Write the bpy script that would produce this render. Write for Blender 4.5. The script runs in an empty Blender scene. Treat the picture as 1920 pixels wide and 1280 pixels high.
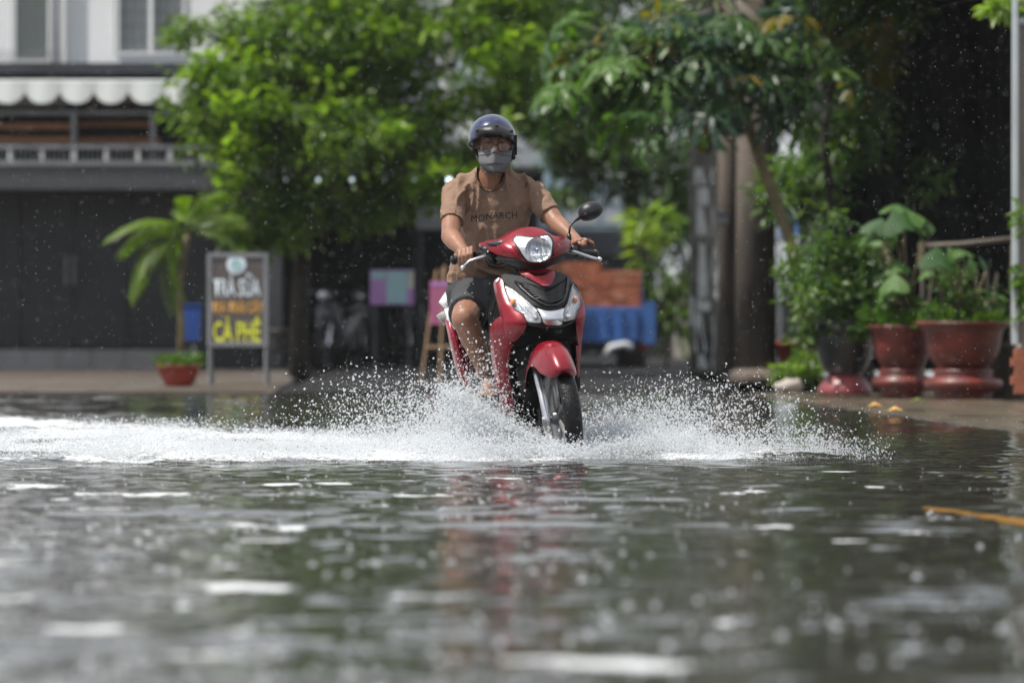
import bpy, bmesh, math, random
import numpy as np
from mathutils import Vector, Matrix, geometry, noise as mnoise
from mathutils.bvhtree import BVHTree
random.seed(7); np.random.seed(7)
rad = math.radians
C = bpy.context.scene.collection
SC = bpy.context.scene

# ---------------------------------------------------------------- camera, sky, sun, exposure
FPX = 10667.0; CAMZ = 0.6; D0 = 25.6
cam_d = bpy.data.cameras.new('camera'); cam = bpy.data.objects.new('camera', cam_d); C.objects.link(cam)
cam_d.lens = 200; cam_d.sensor_width = 36; cam_d.clip_end = 2000; cam_d.clip_start = 0.5
cam.location = (0, 0, CAMZ)
PITCH = math.atan(35 / FPX)
cam.rotation_euler = (math.pi / 2 - PITCH, 0, 0)
cam_d.dof.use_dof = True; cam_d.dof.focus_distance = 25.45; cam_d.dof.aperture_fstop = 3.3
cam_d.dof.aperture_blades = 9
SC.camera = cam

SUN_EL, SUN_AZ = 62.0, -114.0      # azimuth clockwise from +Y (the viewing direction), towards +X
w = bpy.data.worlds.new('World'); SC.world = w; w.use_nodes = True
nt = w.node_tree; bg = nt.nodes['Background']
sky = nt.nodes.new('ShaderNodeTexSky'); sky.sky_type = 'NISHITA'; sky.sun_disc = False
sky.sun_elevation = rad(SUN_EL); sky.sun_rotation = rad(SUN_AZ); sky.dust_density = 2.5
tc = nt.nodes.new('ShaderNodeTexCoord'); mp = nt.nodes.new('ShaderNodeMapping'); mp.inputs['Scale'].default_value = (1.6, 1.6, 4.5)
nz = nt.nodes.new('ShaderNodeTexNoise'); nz.inputs['Scale'].default_value = 2.2; nz.inputs['Detail'].default_value = 6
rp = nt.nodes.new('ShaderNodeValToRGB'); rp.color_ramp.elements[0].position = 0.32; rp.color_ramp.elements[1].position = 0.56
rp.color_ramp.elements[0].color = (.25, .25, .25, 1); rp.color_ramp.elements[1].color = (.92, .92, .92, 1)
mx = nt.nodes.new('ShaderNodeMixRGB'); mx.inputs[2].default_value = (9.5, 9.9, 10.4, 1)
nt.links.new(tc.outputs['Generated'], mp.inputs[0]); nt.links.new(mp.outputs[0], nz.inputs['Vector'])
nt.links.new(nz.outputs[0], rp.inputs[0]); nt.links.new(rp.outputs[0], mx.inputs[0])
nt.links.new(sky.outputs[0], mx.inputs[1]); nt.links.new(mx.outputs[0], bg.inputs[0])
bg.inputs[1].default_value = 0.085
sl = bpy.data.lights.new('sun', 'SUN'); sl.energy = 5.0; sl.angle = rad(0.6); sl.color = (1, .955, .88)
sun = bpy.data.objects.new('sun', sl); C.objects.link(sun)
sd = Vector((math.sin(rad(SUN_AZ)) * math.cos(rad(SUN_EL)), math.cos(rad(SUN_AZ)) * math.cos(rad(SUN_EL)), math.sin(rad(SUN_EL))))
sun.rotation_euler = sd.to_track_quat('Z', 'Y').to_euler(); sun.location = (0, 20, 30)
SC.view_settings.view_transform = 'Standard'; SC.view_settings.look = 'None'
SC.view_settings.gamma = 1; SC.view_settings.exposure = 0.32; SC.view_settings.use_curve_mapping = False
SC.render.engine = 'CYCLES'
SC.cycles.max_bounces = 8; SC.cycles.transparent_max_bounces = 16; SC.cycles.caustics_reflective = False; SC.cycles.caustics_refractive = False
SC.cycles.use_denoising = True; SC.cycles.sample_clamp_indirect = 6

# ---------------------------------------------------------------- helpers
def P(px, py, Y):
    "photograph pixel (1920x1280) at distance Y -> place in the world"
    return Vector(((px - 960) / FPX * Y, Y, CAMZ + (605 - py) / FPX * Y))
def tag(o, label=None, cat=None, group=None, kind=None):
    if label: o['label'] = label
    if cat: o['category'] = cat
    if group: o['group'] = group
    if kind: o['kind'] = kind
    return o
def empty(name, loc=(0, 0, 0), rz=0, label=None, cat=None, group=None):
    o = bpy.data.objects.new(name, None); C.objects.link(o); o.location = loc; o.rotation_euler = (0, 0, rz)
    o.empty_display_size = .1
    return tag(o, label, cat, group)
def link(name, me, m=None, parent=None, smooth=False):
    if m is not None and not me.materials: me.materials.append(m)
    if smooth: me.polygons.foreach_set('use_smooth', [True] * len(me.polygons))
    o = bpy.data.objects.new(name, me); C.objects.link(o)
    if parent is not None: o.parent = parent
    return o
def copy_tree(o, parent=None):
    c = o.copy(); C.objects.link(c); c.parent = parent
    for ch in list(o.children): copy_tree(ch, c)
    return c

class MB:
    def __init__(s): s.v = []; s.f = []
    def add(s, vs, fs):
        n = len(s.v); s.v += [tuple(q) for q in vs]; s.f += [tuple(i + n for i in f) for f in fs]; return s
    def box(s, a, b, M=None):
        x0, y0, z0 = a; x1, y1, z1 = b
        vs = [Vector(q) for q in ((x0,y0,z0),(x1,y0,z0),(x1,y1,z0),(x0,y1,z0),(x0,y0,z1),(x1,y0,z1),(x1,y1,z1),(x0,y1,z1))]
        if M is not None: vs = [M @ q for q in vs]
        return s.add(vs, ((0,3,2,1),(4,5,6,7),(0,1,5,4),(1,2,6,5),(2,3,7,6),(3,0,4,7)))
    def tube(s, path, r, n=10, cap=True, flat=1.0):
        path = [Vector(p) for p in path]
        if not hasattr(r, '__len__'): r = [r] * len(path)
        up = None; rings = []
        for i, p in enumerate(path):
            t = (path[min(i+1, len(path)-1)] - path[max(i-1, 0)])
            if t.length < 1e-9: t = Vector((0, 0, 1))
            t.normalize()
            if up is None:
                up = Vector((0, 0, 1)) if abs(t.z) < .9 else Vector((0, 1, 0))
            a = (up - t * up.dot(t))
            if a.length < 1e-6: a = t.orthogonal()
            a.normalize(); b = t.cross(a); up = a
            rings.append([p + (a * math.cos(k*2*math.pi/n) * flat + b * math.sin(k*2*math.pi/n)) * r[i] for k in range(n)])
        return s.rings(rings, cap)
    def rings(s, rings, cap=True, closed=False):
        n = len(rings[0]); vs = [q for R in rings for q in R]; fs = []
        m = len(rings)
        for i in range(m if closed else m - 1):
            j = (i + 1) % m
            for k in range(n):
                l = (k + 1) % n; fs.append((i*n+k, i*n+l, j*n+l, j*n+k))
        if cap and not closed:
            fs.append(tuple(reversed(range(n)))); fs.append(tuple(range((m-1)*n, m*n)))
        return s.add(vs, fs)
    def lathe(s, prof, n=24, M=None, cap=True):
        rings = []
        for r, h in prof:
            R = [Vector((r*math.cos(2*math.pi*k/n), r*math.sin(2*math.pi*k/n), h)) for k in range(n)]
            rings.append([M @ q for q in R] if M is not None else R)
        return s.rings(rings, cap)
    def ell(s, c, r, M=None, nu=16, nv=10):
        c = Vector(c); rings = []
        for j in range(nv + 1):
            ph = -math.pi/2 + math.pi * (j + .001) / (nv + .002)
            R = [Vector((r[0]*math.cos(ph)*math.cos(2*math.pi*k/nu), r[1]*math.cos(ph)*math.sin(2*math.pi*k/nu), r[2]*math.sin(ph))) for k in range(nu)]
            rings.append([c + (M @ q if M is not None else q) for q in R])
        return s.rings(rings, True)
    def cap(s, a, b, ra, rb, n=14):      # capsule with tapering radius
        a = Vector(a); b = Vector(b); t = (b - a)
        L = t.length; t.normalize(); u = t.orthogonal().normalized(); w_ = t.cross(u); rings = []
        for i in range(6):
            th = -math.pi/2 + (i+.02)/5.02 * math.pi/2
            rings.append([a + t*ra*math.sin(th) + (u*math.cos(2*math.pi*k/n)+w_*math.sin(2*math.pi*k/n))*ra*math.cos(th) for k in range(n)])
        for i in range(6):
            th = (i)/5.02 * math.pi/2
            rings.append([b + t*rb*math.sin(th) + (u*math.cos(2*math.pi*k/n)+w_*math.sin(2*math.pi*k/n))*rb*math.cos(th) for k in range(n)])
        return s.rings(rings, True)
    def mesh(s, name):
        me = bpy.data.meshes.new(name); me.from_pydata(s.v, [], s.f); me.update(); return me
    def build(s, name, m, parent=None, smooth=False, bevel=0):
        me = s.mesh(name)
        if bevel:
            bm = bmesh.new(); bm.from_mesh(me)
            bmesh.ops.bevel(bm, geom=[e for e in bm.edges], offset=bevel, segments=2, affect='EDGES', profile=.6)
            bm.to_mesh(me); bm.free()
        o = link(name, me, m, parent, smooth)
        return o

def remeshed(name, mb, voxel, smooth, m, parent, iters=2):
    me = mb.mesh(name + '_src'); tmp = bpy.data.objects.new('tmp', me); C.objects.link(tmp)
    r = tmp.modifiers.new('r', 'REMESH'); r.mode = 'VOXEL'; r.voxel_size = voxel
    if smooth:
        q = tmp.modifiers.new('s', 'SMOOTH'); q.factor = .5; q.iterations = smooth
    dg = bpy.context.evaluated_depsgraph_get()
    out = bpy.data.meshes.new_from_object(tmp.evaluated_get(dg)); out.name = name
    bpy.data.objects.remove(tmp); bpy.data.meshes.remove(me)
    out.materials.clear()
    return link(name, out, m, parent, True)

# ---------------------------------------------------------------- materials
def mat(name, col, rough=.6, metal=0., var=.15, vscale=8., bump=0., bscale=40., coat=0., spec=.5, stretch=None, dirt=None):
    m = bpy.data.materials.new(name); m.use_nodes = True; t = m.node_tree; b = t.nodes['Principled BSDF']
    b.inputs['Roughness'].default_value = rough; b.inputs['Metallic'].default_value = metal
    b.inputs['Coat Weight'].default_value = coat; b.inputs['Coat Roughness'].default_value = .04
    b.inputs['Specular IOR Level'].default_value = spec
    tc = t.nodes.new('ShaderNodeTexCoord'); mp = t.nodes.new('ShaderNodeMapping'); t.links.new(tc.outputs['Object'], mp.inputs[0])
    if stretch: mp.inputs['Scale'].default_value = stretch
    n = t.nodes.new('ShaderNodeTexNoise'); n.inputs['Scale'].default_value = vscale; n.inputs['Detail'].default_value = 5
    t.links.new(mp.outputs[0], n.inputs['Vector'])
    r = t.nodes.new('ShaderNodeValToRGB'); r.color_ramp.elements[0].position = .3; r.color_ramp.elements[1].position = .7
    c = np.array(col[:3]); d = np.array(dirt) if dirt else c * (1 - 2*var)
    r.color_ramp.elements[0].color = (*[float(max(0, q)) for q in d], 1)
    r.color_ramp.elements[1].color = (*[float(min(1, q)) for q in c * (1 + var)], 1)
    t.links.new(n.outputs[0], r.inputs[0]); t.links.new(r.outputs[0], b.inputs['Base Color'])
    if bump:
        n2 = t.nodes.new('ShaderNodeTexNoise'); n2.inputs['Scale'].default_value = bscale; n2.inputs['Detail'].default_value = 4
        t.links.new(mp.outputs[0], n2.inputs['Vector'])
        bp = t.nodes.new('ShaderNodeBump'); bp.inputs['Strength'].default_value = bump; bp.inputs['Distance'].default_value = .02
        t.links.new(n2.outputs[0], bp.inputs['Height']); t.links.new(bp.outputs[0], b.inputs['Normal'])
    return m
def leaf_mat(name, col, col2, trans=.45, rough=.4):
    m = bpy.data.materials.new(name); m.use_nodes = True; t = m.node_tree; b = t.nodes['Principled BSDF']; out = t.nodes['Material Output']
    at = t.nodes.new('ShaderNodeAttribute'); at.attribute_name = 'tint'
    mx = t.nodes.new('ShaderNodeMixRGB'); mx.inputs[1].default_value = (*col, 1); mx.inputs[2].default_value = (*col2, 1)
    t.links.new(at.outputs['Fac'], mx.inputs[0]); t.links.new(mx.outputs[0], b.inputs['Base Color']); b.inputs['Roughness'].default_value = rough
    tr = t.nodes.new('ShaderNodeBsdfTranslucent'); g = t.nodes.new('ShaderNodeMixRGB'); g.blend_type = 'MULTIPLY'; g.inputs[0].default_value = 1
    g.inputs[2].default_value = (1.55, 1.75, .5, 1); t.links.new(mx.outputs[0], g.inputs[1]); t.links.new(g.outputs[0], tr.inputs[0])
    ms = t.nodes.new('ShaderNodeMixShader'); ms.inputs[0].default_value = trans
    t.links.new(b.outputs[0], ms.inputs[1]); t.links.new(tr.outputs[0], ms.inputs[2]); t.links.new(ms.outputs[0], out.inputs[0])
    return m
def clear_mat(name, tint=(1, 1, 1), refl=.12, rough=.03):
    m = bpy.data.materials.new(name); m.use_nodes = True; t = m.node_tree; out = t.nodes['Material Output']
    t.nodes.remove(t.nodes['Principled BSDF'])
    tr = t.nodes.new('ShaderNodeBsdfTransparent'); tr.inputs[0].default_value = (*tint, 1)
    gl = t.nodes.new('ShaderNodeBsdfGlossy'); gl.inputs['Roughness'].default_value = rough
    lw = t.nodes.new('ShaderNodeLayerWeight'); lw.inputs[0].default_value = .35
    ad = t.nodes.new('ShaderNodeMath'); ad.operation = 'ADD'; ad.inputs[1].default_value = refl; ad.use_clamp = True
    ml = t.nodes.new('ShaderNodeMath'); ml.operation = 'MULTIPLY'; ml.inputs[1].default_value = .7
    t.links.new(lw.outputs['Fresnel'], ml.inputs[0]); t.links.new(ml.outputs[0], ad.inputs[0])
    ms = t.nodes.new('ShaderNodeMixShader'); t.links.new(ad.outputs[0], ms.inputs[0]); t.links.new(tr.outputs[0], ms.inputs[1]); t.links.new(gl.outputs[0], ms.inputs[2])
    t.links.new(ms.outputs[0], out.inputs[0]); return m
def emit_mat(name, col, s, base=.8):
    m = bpy.data.materials.new(name); m.use_nodes = True; b = m.node_tree.nodes['Principled BSDF']
    b.inputs['Base Color'].default_value = (base, base, base, 1); b.inputs['Emission Color'].default_value = (*col, 1); b.inputs['Emission Strength'].default_value = s; return m

def vnoise(x, y, scale, seed):
    rs = np.random.RandomState(seed); T = rs.rand(256, 256)
    x = np.asarray(x) * scale; y = np.asarray(y) * scale
    xi = np.floor(x).astype(int); yi = np.floor(y).astype(int); fx = x - xi; fy = y - yi
    fx = fx*fx*(3-2*fx); fy = fy*fy*(3-2*fy); g = lambda a, b: T[a % 256, b % 256]
    return (g(xi, yi)*(1-fx)*(1-fy) + g(xi+1, yi)*fx*(1-fy) + g(xi, yi+1)*(1-fx)*fy + g(xi+1, yi+1)*fx*fy)
def fbm(x, y, scale, seed, o=4):
    r = 0; a = .5; s = 0
    for i in range(o):
        r = r + a * vnoise(x, y, scale * 2**i, seed + i); s += a; a *= .5
    return r / s

M = {}
M['red'] = mat('candy red paint', (.205, .002, .011), .28, .2, .12, 9, .06, 260, coat=.3, spec=.4, dirt=(.15, .004, .011))
M['black'] = mat('black plastic', (.007, .007, .008), .35, 0, .2, 20, .15, 300)
M['matte'] = mat('matte black plastic with dust', (.014, .014, .015), .6, 0, .35, 22, .3, 400)
M['recess_shade'] = mat('painted recess shade', (.003, .003, .0035), .8, spec=.2)  # near-black colour stands for the shade inside recesses
M['rubber'] = mat('wet black rubber', (.008, .008, .009), .4, 0, .3, 30, .35, 120, spec=.25)
M['silver'] = mat('brushed aluminium', (.62, .63, .66), .3, .9, .1, 12)
M['chrome'] = mat('chrome plate', (.85, .86, .88), .1, 1, .02, 4)
M['reflector'] = mat('mirror reflector', (.9, .91, .93), .3, .9, .03, 6, .5, 60, stretch=(3, 1, .6))
M['bowl'] = mat('reflector bowl', (.8, .82, .85), .28, .85, .25, 40, .35, 50, stretch=(2.5, 1, .4))
M['lens'] = clear_mat('clear lens', refl=.06)
M['specs'] = clear_mat('spectacle lens', (.93, .94, .95), .015)
M['orange_lens'] = mat('orange bulb', (.8, .25, .08), .3)
M['steel'] = mat('dark steel', (.12, .12, .13), .35, .8, .3, 20)
M['white_paint'] = mat('white body paint', (.75, .76, .78), .2, 0, .03, 3, coat=.6)
M['grey_plastic'] = mat('grey plastic', (.25, .25, .25), .5)
M['skin'] = mat('tanned skin', (.25, .122, .076), .46, 0, .10, 14, .08, 160, spec=.4)
M['shirt'] = mat('brown cotton', (.22, .142, .102), .9, 0, .10, 5, .6, 28, spec=.15)
M['wet_cloth'] = mat('rain soaked brown cotton', (.085, .05, .035), .7, 0, .1, 5)
M['print'] = mat('dark shirt print', (.02, .018, .02), .8)
M['shorts'] = mat('charcoal shorts fabric', (.05, .051, .055), .85, 0, .15, 7, .35, 90, spec=.2)
M['mask'] = mat('grey mask fabric', (.12, .12, .128), .85, 0, .06, 10)
M['helmet'] = mat('metallic navy helmet paint', (.014, .023, .075), .28, .35, .06, 4, coat=.8)
M['strap'] = mat('black webbing', (.01, .01, .01), .7)
M['glassframe'] = mat('dark tortoise frame', (.03, .018, .015), .3)
M['hair'] = mat('black hair', (.012, .01, .009), .5, 0, .3, 60, .4, 200)
# ---------------------------------------------------------------- ground, water
def sheet(name, pts, z, m, kind='structure', h=0):
    mb = MB(); n = len(pts)
    if h:
        vs = [(x, y, z - h) for x, y in pts] + [(x, y, z) for x, y in pts]
        mb.add(vs, [tuple(range(n, 2*n))] + [(i, (i+1) % n, n+(i+1) % n, n+i) for i in range(n)])
    else: mb.add([(x, y, z) for x, y in pts], [tuple(range(n))])
    o = mb.build(name, m); o['kind'] = kind; return o
M['asphalt'] = mat('wet asphalt', (.05, .05, .052), .3, 0, .3, 2, .5, 60, dirt=(.03, .028, .026))
M['earth'] = mat('open ground', (.06, .065, .05), .8, 0, .3, .2)
M['paving'] = mat('wet tan paving', (.10, .076, .058), .35, 0, .3, 1.2, .3, 30, dirt=(.06, .05, .042))
M['paving_right'] = mat('wet brown paving', (.13, .1, .07), .22, 0, .3, 1.5, .4, 20, dirt=(.05, .045, .035))
M['kerb'] = mat('wet concrete kerb', (.22, .2, .18), .5, 0, .2, 3)
M['yellow'] = mat('worn yellow road paint', (.15, .068, .006), .75, 0, .15, 12, dirt=(.14, .07, .008), spec=.1)
M['shaded_asphalt'] = mat('asphalt darkened as shade', (.025, .025, .026), .85, 0, .3, 2, .5, 60, spec=.1)  # base darkened to stand for the shadow over the far road
sheet('ground', [(-900, -600), (900, -600), (900, 1500), (-900, 1500)], -.12, M['earth'])
sheet('road', [(-14, -60), (14, -60), (14, 140), (-14, 140)], -.07, M['asphalt'])
sheet('far_road', [(-2.0, 47.8), (3.4, 47.8), (3.2, 130), (-2.6, 130)], .018, M['shaded_asphalt'], h=.06)
# left apron of tan paving slabs
lp = [(-13, 46.9), (-2.0, 47.6), (-2.6, 74), (-13, 74)]
sheet('left_pavement', lp, .022, M['paving'], h=.08)
rpts = [(2.95, 27), (2.83, 31), (2.27, 40), (1.98, 46.5), (1.9, 60), (2.3, 74), (14, 74), (14, 27)]
sheet('right_pavement', rpts, .018, M['paving_right'], h=.08)
# separate paving slabs near the two kerbs
def slab_row(parent, x0, x1, y0, y1, n, z, m):
    base = None
    wdt = (x1 - x0) / n
    for i in range(n):
        if base is None:
            mb = MB(); mb.box((-wdt*.49, -(y1-y0)*.49, 0), (wdt*.49, (y1-y0)*.49, .018)); base = mb.mesh('slab'); base.materials.append(m)
        o = link('slab', base, None, parent); o.location = (x0 + wdt*(i+.5), (y0+y1)/2 + random.uniform(-.01, .01), z + random.uniform(-.006, .003))
        o.rotation_euler = (random.uniform(-.004, .004), 0, random.uniform(-.01, .01))
lpv = bpy.data.objects['left_pavement']
for r in range(5): slab_row(lpv, -6.6, -2.1, 47.7 + r*1.0, 48.7 + r*1.0, 9, .016, M['paving'])
rpv = bpy.data.objects['right_pavement']
for r, (xa, yy) in enumerate([(2.95, 33), (2.7, 35.2), (2.55, 37.4), (2.4, 39.6), (2.35, 41.8), (2.2, 44)]):
    slab_row(rpv, xa, xa + 2.4, yy, yy + 2.2, 4, .012, M['paving_right'])
# yellow centre line, dashed, running away to the left
ang = math.atan(.146)
for i, (cx, cy, ln) in enumerate([(1.50, 17.4, 2.2), (.71, 22.9, 1.3), (-.45, 30.6, 1.5), (-1.35, 37.5, 2.0), (-1.95, 42.5, 2.0)]):
    mb = MB(); rs = []
    for k in range(9):
        u = -.5 + k/8; hw = .062*(1 - .9*abs(2*u)**6)*((.8 - 1.1*u) if i == 0 else 1); rs.append((u*ln, max(.008, hw + random.uniform(-.012, .012))))
    vs = []
    for u, hw in rs: vs += [(-hw, u, 0), (hw, u, 0)]
    n = len(rs)
    vs = vs + [(a, b, -.03) for a, b, c in vs]
    fs = [(2*k, 2*k+1, 2*k+3, 2*k+2) for k in range(n-1)] + [(2*n+2*k, 2*k, 2*k+2, 2*n+2*k+2) for k in range(n-1)] + [(2*k+1, 2*n+2*k+1, 2*n+2*k+3, 2*k+3) for k in range(n-1)]
    mb.add(vs, fs); o = mb.build('road_marking', M['yellow']); o.location = (cx, cy, .003 if i in (0,) else -.004); o.rotation_euler = (0, 0, ang)
    o['kind'] = 'structure'

# ---- flood water with real waves
FX, FY = (1063-960)/FPX*25.1, 25.1        # front wheel
def foam_density(x, y):
    n = fbm(x*1.0, y*.45, 2.2, 31, 4); f = np.zeros_like(x)
    # left trail : x<FX ; front edge runs at y ~24.3
    fe = 24.35 - .10*np.clip(FX - x, 0, 9) + .35*(fbm(x, y*0+3, 2.5, 77, 3)-.5)
    be = 30.0 + 2.6*np.clip(-x, 0, 4)
    left = np.clip((y - fe)/.16, 0, 1) * np.clip((be - y)/4.0, 0, 1) * (x < FX)
    fe2 = 24.5 + .14*(x-FX)**2 + .3*(fbm(x, y*0+7, 3., 79, 3)-.5); be2 = 27.6 + .6*np.clip(x-FX, 0, 3)
    right = np.clip((y - fe2)/.15, 0, 1)*np.clip((be2 - y)/1.0, 0, 1)*(x >= FX)*np.clip((1.75 - x)/.7, 0, 1)
    return np.clip(np.maximum(left, right), 0, 1), n
def waves(x, y):
    rs = np.random.RandomState(5); z = np.zeros_like(x)
    for i in range(80):
        L = .085 * (1.2/.085)**(rs.rand()**1.5); th = rs.normal(math.pi/2, .42); k = 2*math.pi/L
        a = .00098 * (L**.72) * (.55 + .9*rs.rand())
        ph = rs.rand()*6.28
        z += a*np.sin(k*(x*math.cos(th)+y*math.sin(th)) + ph)
    # gusts : calmer and rougher patches
    z *= .25 + 1.7*fbm(x, y*.5, .55, 12, 3)**1.3
    # concentric wake rings round the wheel
    r = np.hypot(x-FX, (y-FY)); z += .0035*np.exp(-((r-1.0)/1.6)**2)*np.sin(2*math.pi*r/.26)*np.clip((r-.3)/.4, 0, 1)
    # bow wave running towards the camera's right
    for (x0, y0, dx, dy, am, wd) in ((FX, 24.6, .30, -3.4, .007, .10), (FX+.1, 24.3, 1.15, -3.4, .007, .12), (FX-.25, 24.3, -1.6, -3.0, .005, .12), (FX+.2, 22.2, 1.6, -4.6, .006, .14)):
        L = math.hypot(dx, dy); ux, uy = dx/L, dy/L; t = (x-x0)*ux + (y-y0)*uy; d = -(x-x0)*uy + (y-y0)*ux + .06*np.sin(t*3.)
        z += am*np.exp(-(d/wd)**2)*np.clip(t/.4, 0, 1)*np.clip((L*1.35-t)/1.5, 0, 1)
    return z
rings_list = []
_rr = np.random.RandomState(9)
for i in range(420):
    Y = 8.5 + 30*_rr.rand()**1.2; X = (_rr.rand()*2-1)*Y*.093
    rings_list.append((X, Y, .04 + .22*_rr.rand()))
dxy = .034
xs = np.arange(-4.3, 3.2, dxy); ys = np.concatenate([np.arange(7.5, 30, .028), np.arange(30, 47.95, .05)])
XX, YY = np.meshgrid(xs, ys)
ZZ = waves(XX, YY)
for X, Y, R in rings_list:
    i0, i1 = np.searchsorted(xs, [X-.45, X+.45]); j0, j1 = np.searchsorted(ys, [Y-.45, Y+.45])
    sx, sy = XX[j0:j1, i0:i1], YY[j0:j1, i0:i1]; r = np.hypot(sx-X, sy-Y)
    ZZ[j0:j1, i0:i1] += .0022*np.cos(2*math.pi*(r-R)/.085)*np.exp(-((r-R)/.055)**2)
FD, FN = foam_density(XX, YY)
ZZ += FD*(.004 + .030*np.clip(fbm(XX, YY*.7, 6, 51, 4)-.42, 0, 1)*2.2 + .008*fbm(XX, YY, 22, 55, 2))
nx, ny = len(xs), len(ys)
me = bpy.data.meshes.new('water'); me.vertices.add(nx*ny)
co = np.stack([XX, YY, ZZ], -1).reshape(-1, 3); me.vertices.foreach_set('co', co.ravel().astype(np.float32))
ii = (np.arange(ny-1)[:, None]*nx + np.arange(nx-1)[None, :]).ravel()
q = np.stack([ii, ii+1, ii+nx+1, ii+nx], -1).ravel().astype(np.int32)
me.loops.add(len(q)); me.loops.foreach_set('vertex_index', q); me.polygons.add(len(ii))
me.polygons.foreach_set('loop_start', (np.arange(len(ii))*4).astype(np.int32))
me.polygons.foreach_set('use_smooth', np.ones(len(ii), bool)); me.update(calc_edges=True)
at = me.attributes.new('foam', 'FLOAT', 'POINT')
# drifting foam flecks left of the picture and on the far right
streak = np.clip(fbm(XX*.55, YY*.9, 2.6, 91, 4) - .60, 0, 1)*3.5*np.clip((-.25 - XX)/.6, 0, 1)*np.clip((24.6-YY)/3, 0, 1)
streak += np.clip(fbm(XX*.8, YY*.9, 3.2, 94, 4) - .62, 0, 1)*4*np.clip((XX-.35)/.5, 0, 1)*np.clip((21-YY)/4, 0, 1)
for (sx_, sy_, a_, b_, am_) in ((.17, 10.0, .22, .11, 2.2), (.0, 10.3, .12, .06, 1.6), (-.5, 10.3, .14, .08, 1.0), (-.85, 11.2, .12, .10, 1.4), (-.62, 12.9, .15, .12, 1.6), (-1.26, 14.0, .14, .30, .8), (-.75, 13.9, .22, .10, .6), (-1.0, 12.3, .16, .14, .6), (-1.35, 18.5, .4, .25, .6), (-.9, 17.1, .35, .12, .6), (-.55, 11.7, .2, .12, .5), (1.9, 22.3, .25, .4, .6), (-1.9, 21.0, .3, .3, .8)):
    streak += am_*np.exp(-((XX-sx_)/a_)**2-((YY-sy_+.35*a_*np.sin((XX-sx_)*9/a_*.3))/b_)**2)*np.clip((fbm(XX, YY, 7, 83, 4)-.36)*5.5, 0, 1.6)*1.1
_rs = np.random.RandomState(44)
for i_ in range(52):
    left_ = i_ < 40; sy_ = 9.5 + 14.6*_rs.rand(); sx_ = (-.085*_rs.rand()**.7 if left_ else .085*_rs.rand())*sy_ - (.05 if left_ else -.15); a_ = (.02 + .15*_rs.rand()**2.5)*sy_/16; b_ = .03 + .09*_rs.rand()
    j0, j1 = np.searchsorted(ys, [sy_-.5, sy_+.5]); d_ = ((XX[j0:j1]-sx_ + .4*(YY[j0:j1]-sy_)*(_rs.rand()-.5))/a_)**2 + ((YY[j0:j1]-sy_)/b_)**2
    streak[j0:j1] = np.maximum(streak[j0:j1], 1.9*np.clip(1.25-d_, 0, 1)*np.clip((fbm(XX[j0:j1], YY[j0:j1]*1.5, 13, 15, 3)-.36)*5, 0, 1.3))
foam = np.clip(FD*(.50+1.1*(FN-.45)) + streak*.6, 0, 1)
at.data.foreach_set('value', foam.ravel().astype(np.float32))
wm = bpy.data.materials.new('flood water'); wm.use_nodes = True; t = wm.node_tree; b = t.nodes['Principled BSDF']
b.inputs['Roughness'].default_value = .04; b.inputs['IOR'].default_value = 1.34
tcw = t.nodes.new('ShaderNodeTexCoord')
n1 = t.nodes.new('ShaderNodeTexNoise'); n1.inputs['Scale'].default_value = 16; n1.inputs['Detail'].default_value = 4
mpw = t.nodes.new('ShaderNodeMapping'); mpw.inputs['Scale'].default_value = (.7, 1, 1)
t.links.new(tcw.outputs['Object'], mpw.inputs[0]); t.links.new(mpw.outputs[0], n1.inputs['Vector'])
bp = t.nodes.new('ShaderNodeBump'); bp.inputs['Strength'].default_value = .25; bp.inputs['Distance'].default_value = .0035
t.links.new(n1.outputs[0], bp.inputs['Height']); t.links.new(bp.outputs[0], b.inputs['Normal'])
fa = t.nodes.new('ShaderNodeAttribute'); fa.attribute_name = 'foam'
n2 = t.nodes.new('ShaderNodeTexNoise'); n2.inputs['Scale'].default_value = 34; n2.inputs['Detail'].default_value = 5
t.links.new(tcw.outputs['Object'], n2.inputs['Vector'])
m1 = t.nodes.new('ShaderNodeMath'); m1.operation = 'ADD'; t.links.new(fa.outputs['Fac'], m1.inputs[0]); t.links.new(n2.outputs[0], m1.inputs[1])
rw = t.nodes.new('ShaderNodeMapRange'); rw.inputs[1].default_value = .86; rw.inputs[2].default_value = 1.16; t.links.new(m1.outputs[0], rw.inputs[0])
n3 = t.nodes.new('ShaderNodeTexNoise'); n3.inputs['Scale'].default_value = 1.2; t.links.new(tcw.outputs['Object'], n3.inputs['Vector'])
cw = t.nodes.new('ShaderNodeValToRGB'); cw.color_ramp.elements[0].color = (.022, .021, .020, 1); cw.color_ramp.elements[1].color = (.045, .041, .036, 1)
t.links.new(n3.outputs[0], cw.inputs[0])
mxw = t.nodes.new('ShaderNodeMixRGB'); mxw.inputs[2].default_value = (.54, .55, .56, 1)
t.links.new(rw.outputs[0], mxw.inputs[0]); t.links.new(cw.outputs[0], mxw.inputs[1]); t.links.new(mxw.outputs[0], b.inputs['Base Color'])
rr_ = t.nodes.new('ShaderNodeMapRange'); rr_.inputs[3].default_value = .035; rr_.inputs[4].default_value = .6; t.links.new(rw.outputs[0], rr_.inputs[0]); t.links.new(rr_.outputs[0], b.inputs['Roughness'])
me.materials.append(wm); wo = link('water', me); wo['kind'] = 'structure'
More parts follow.
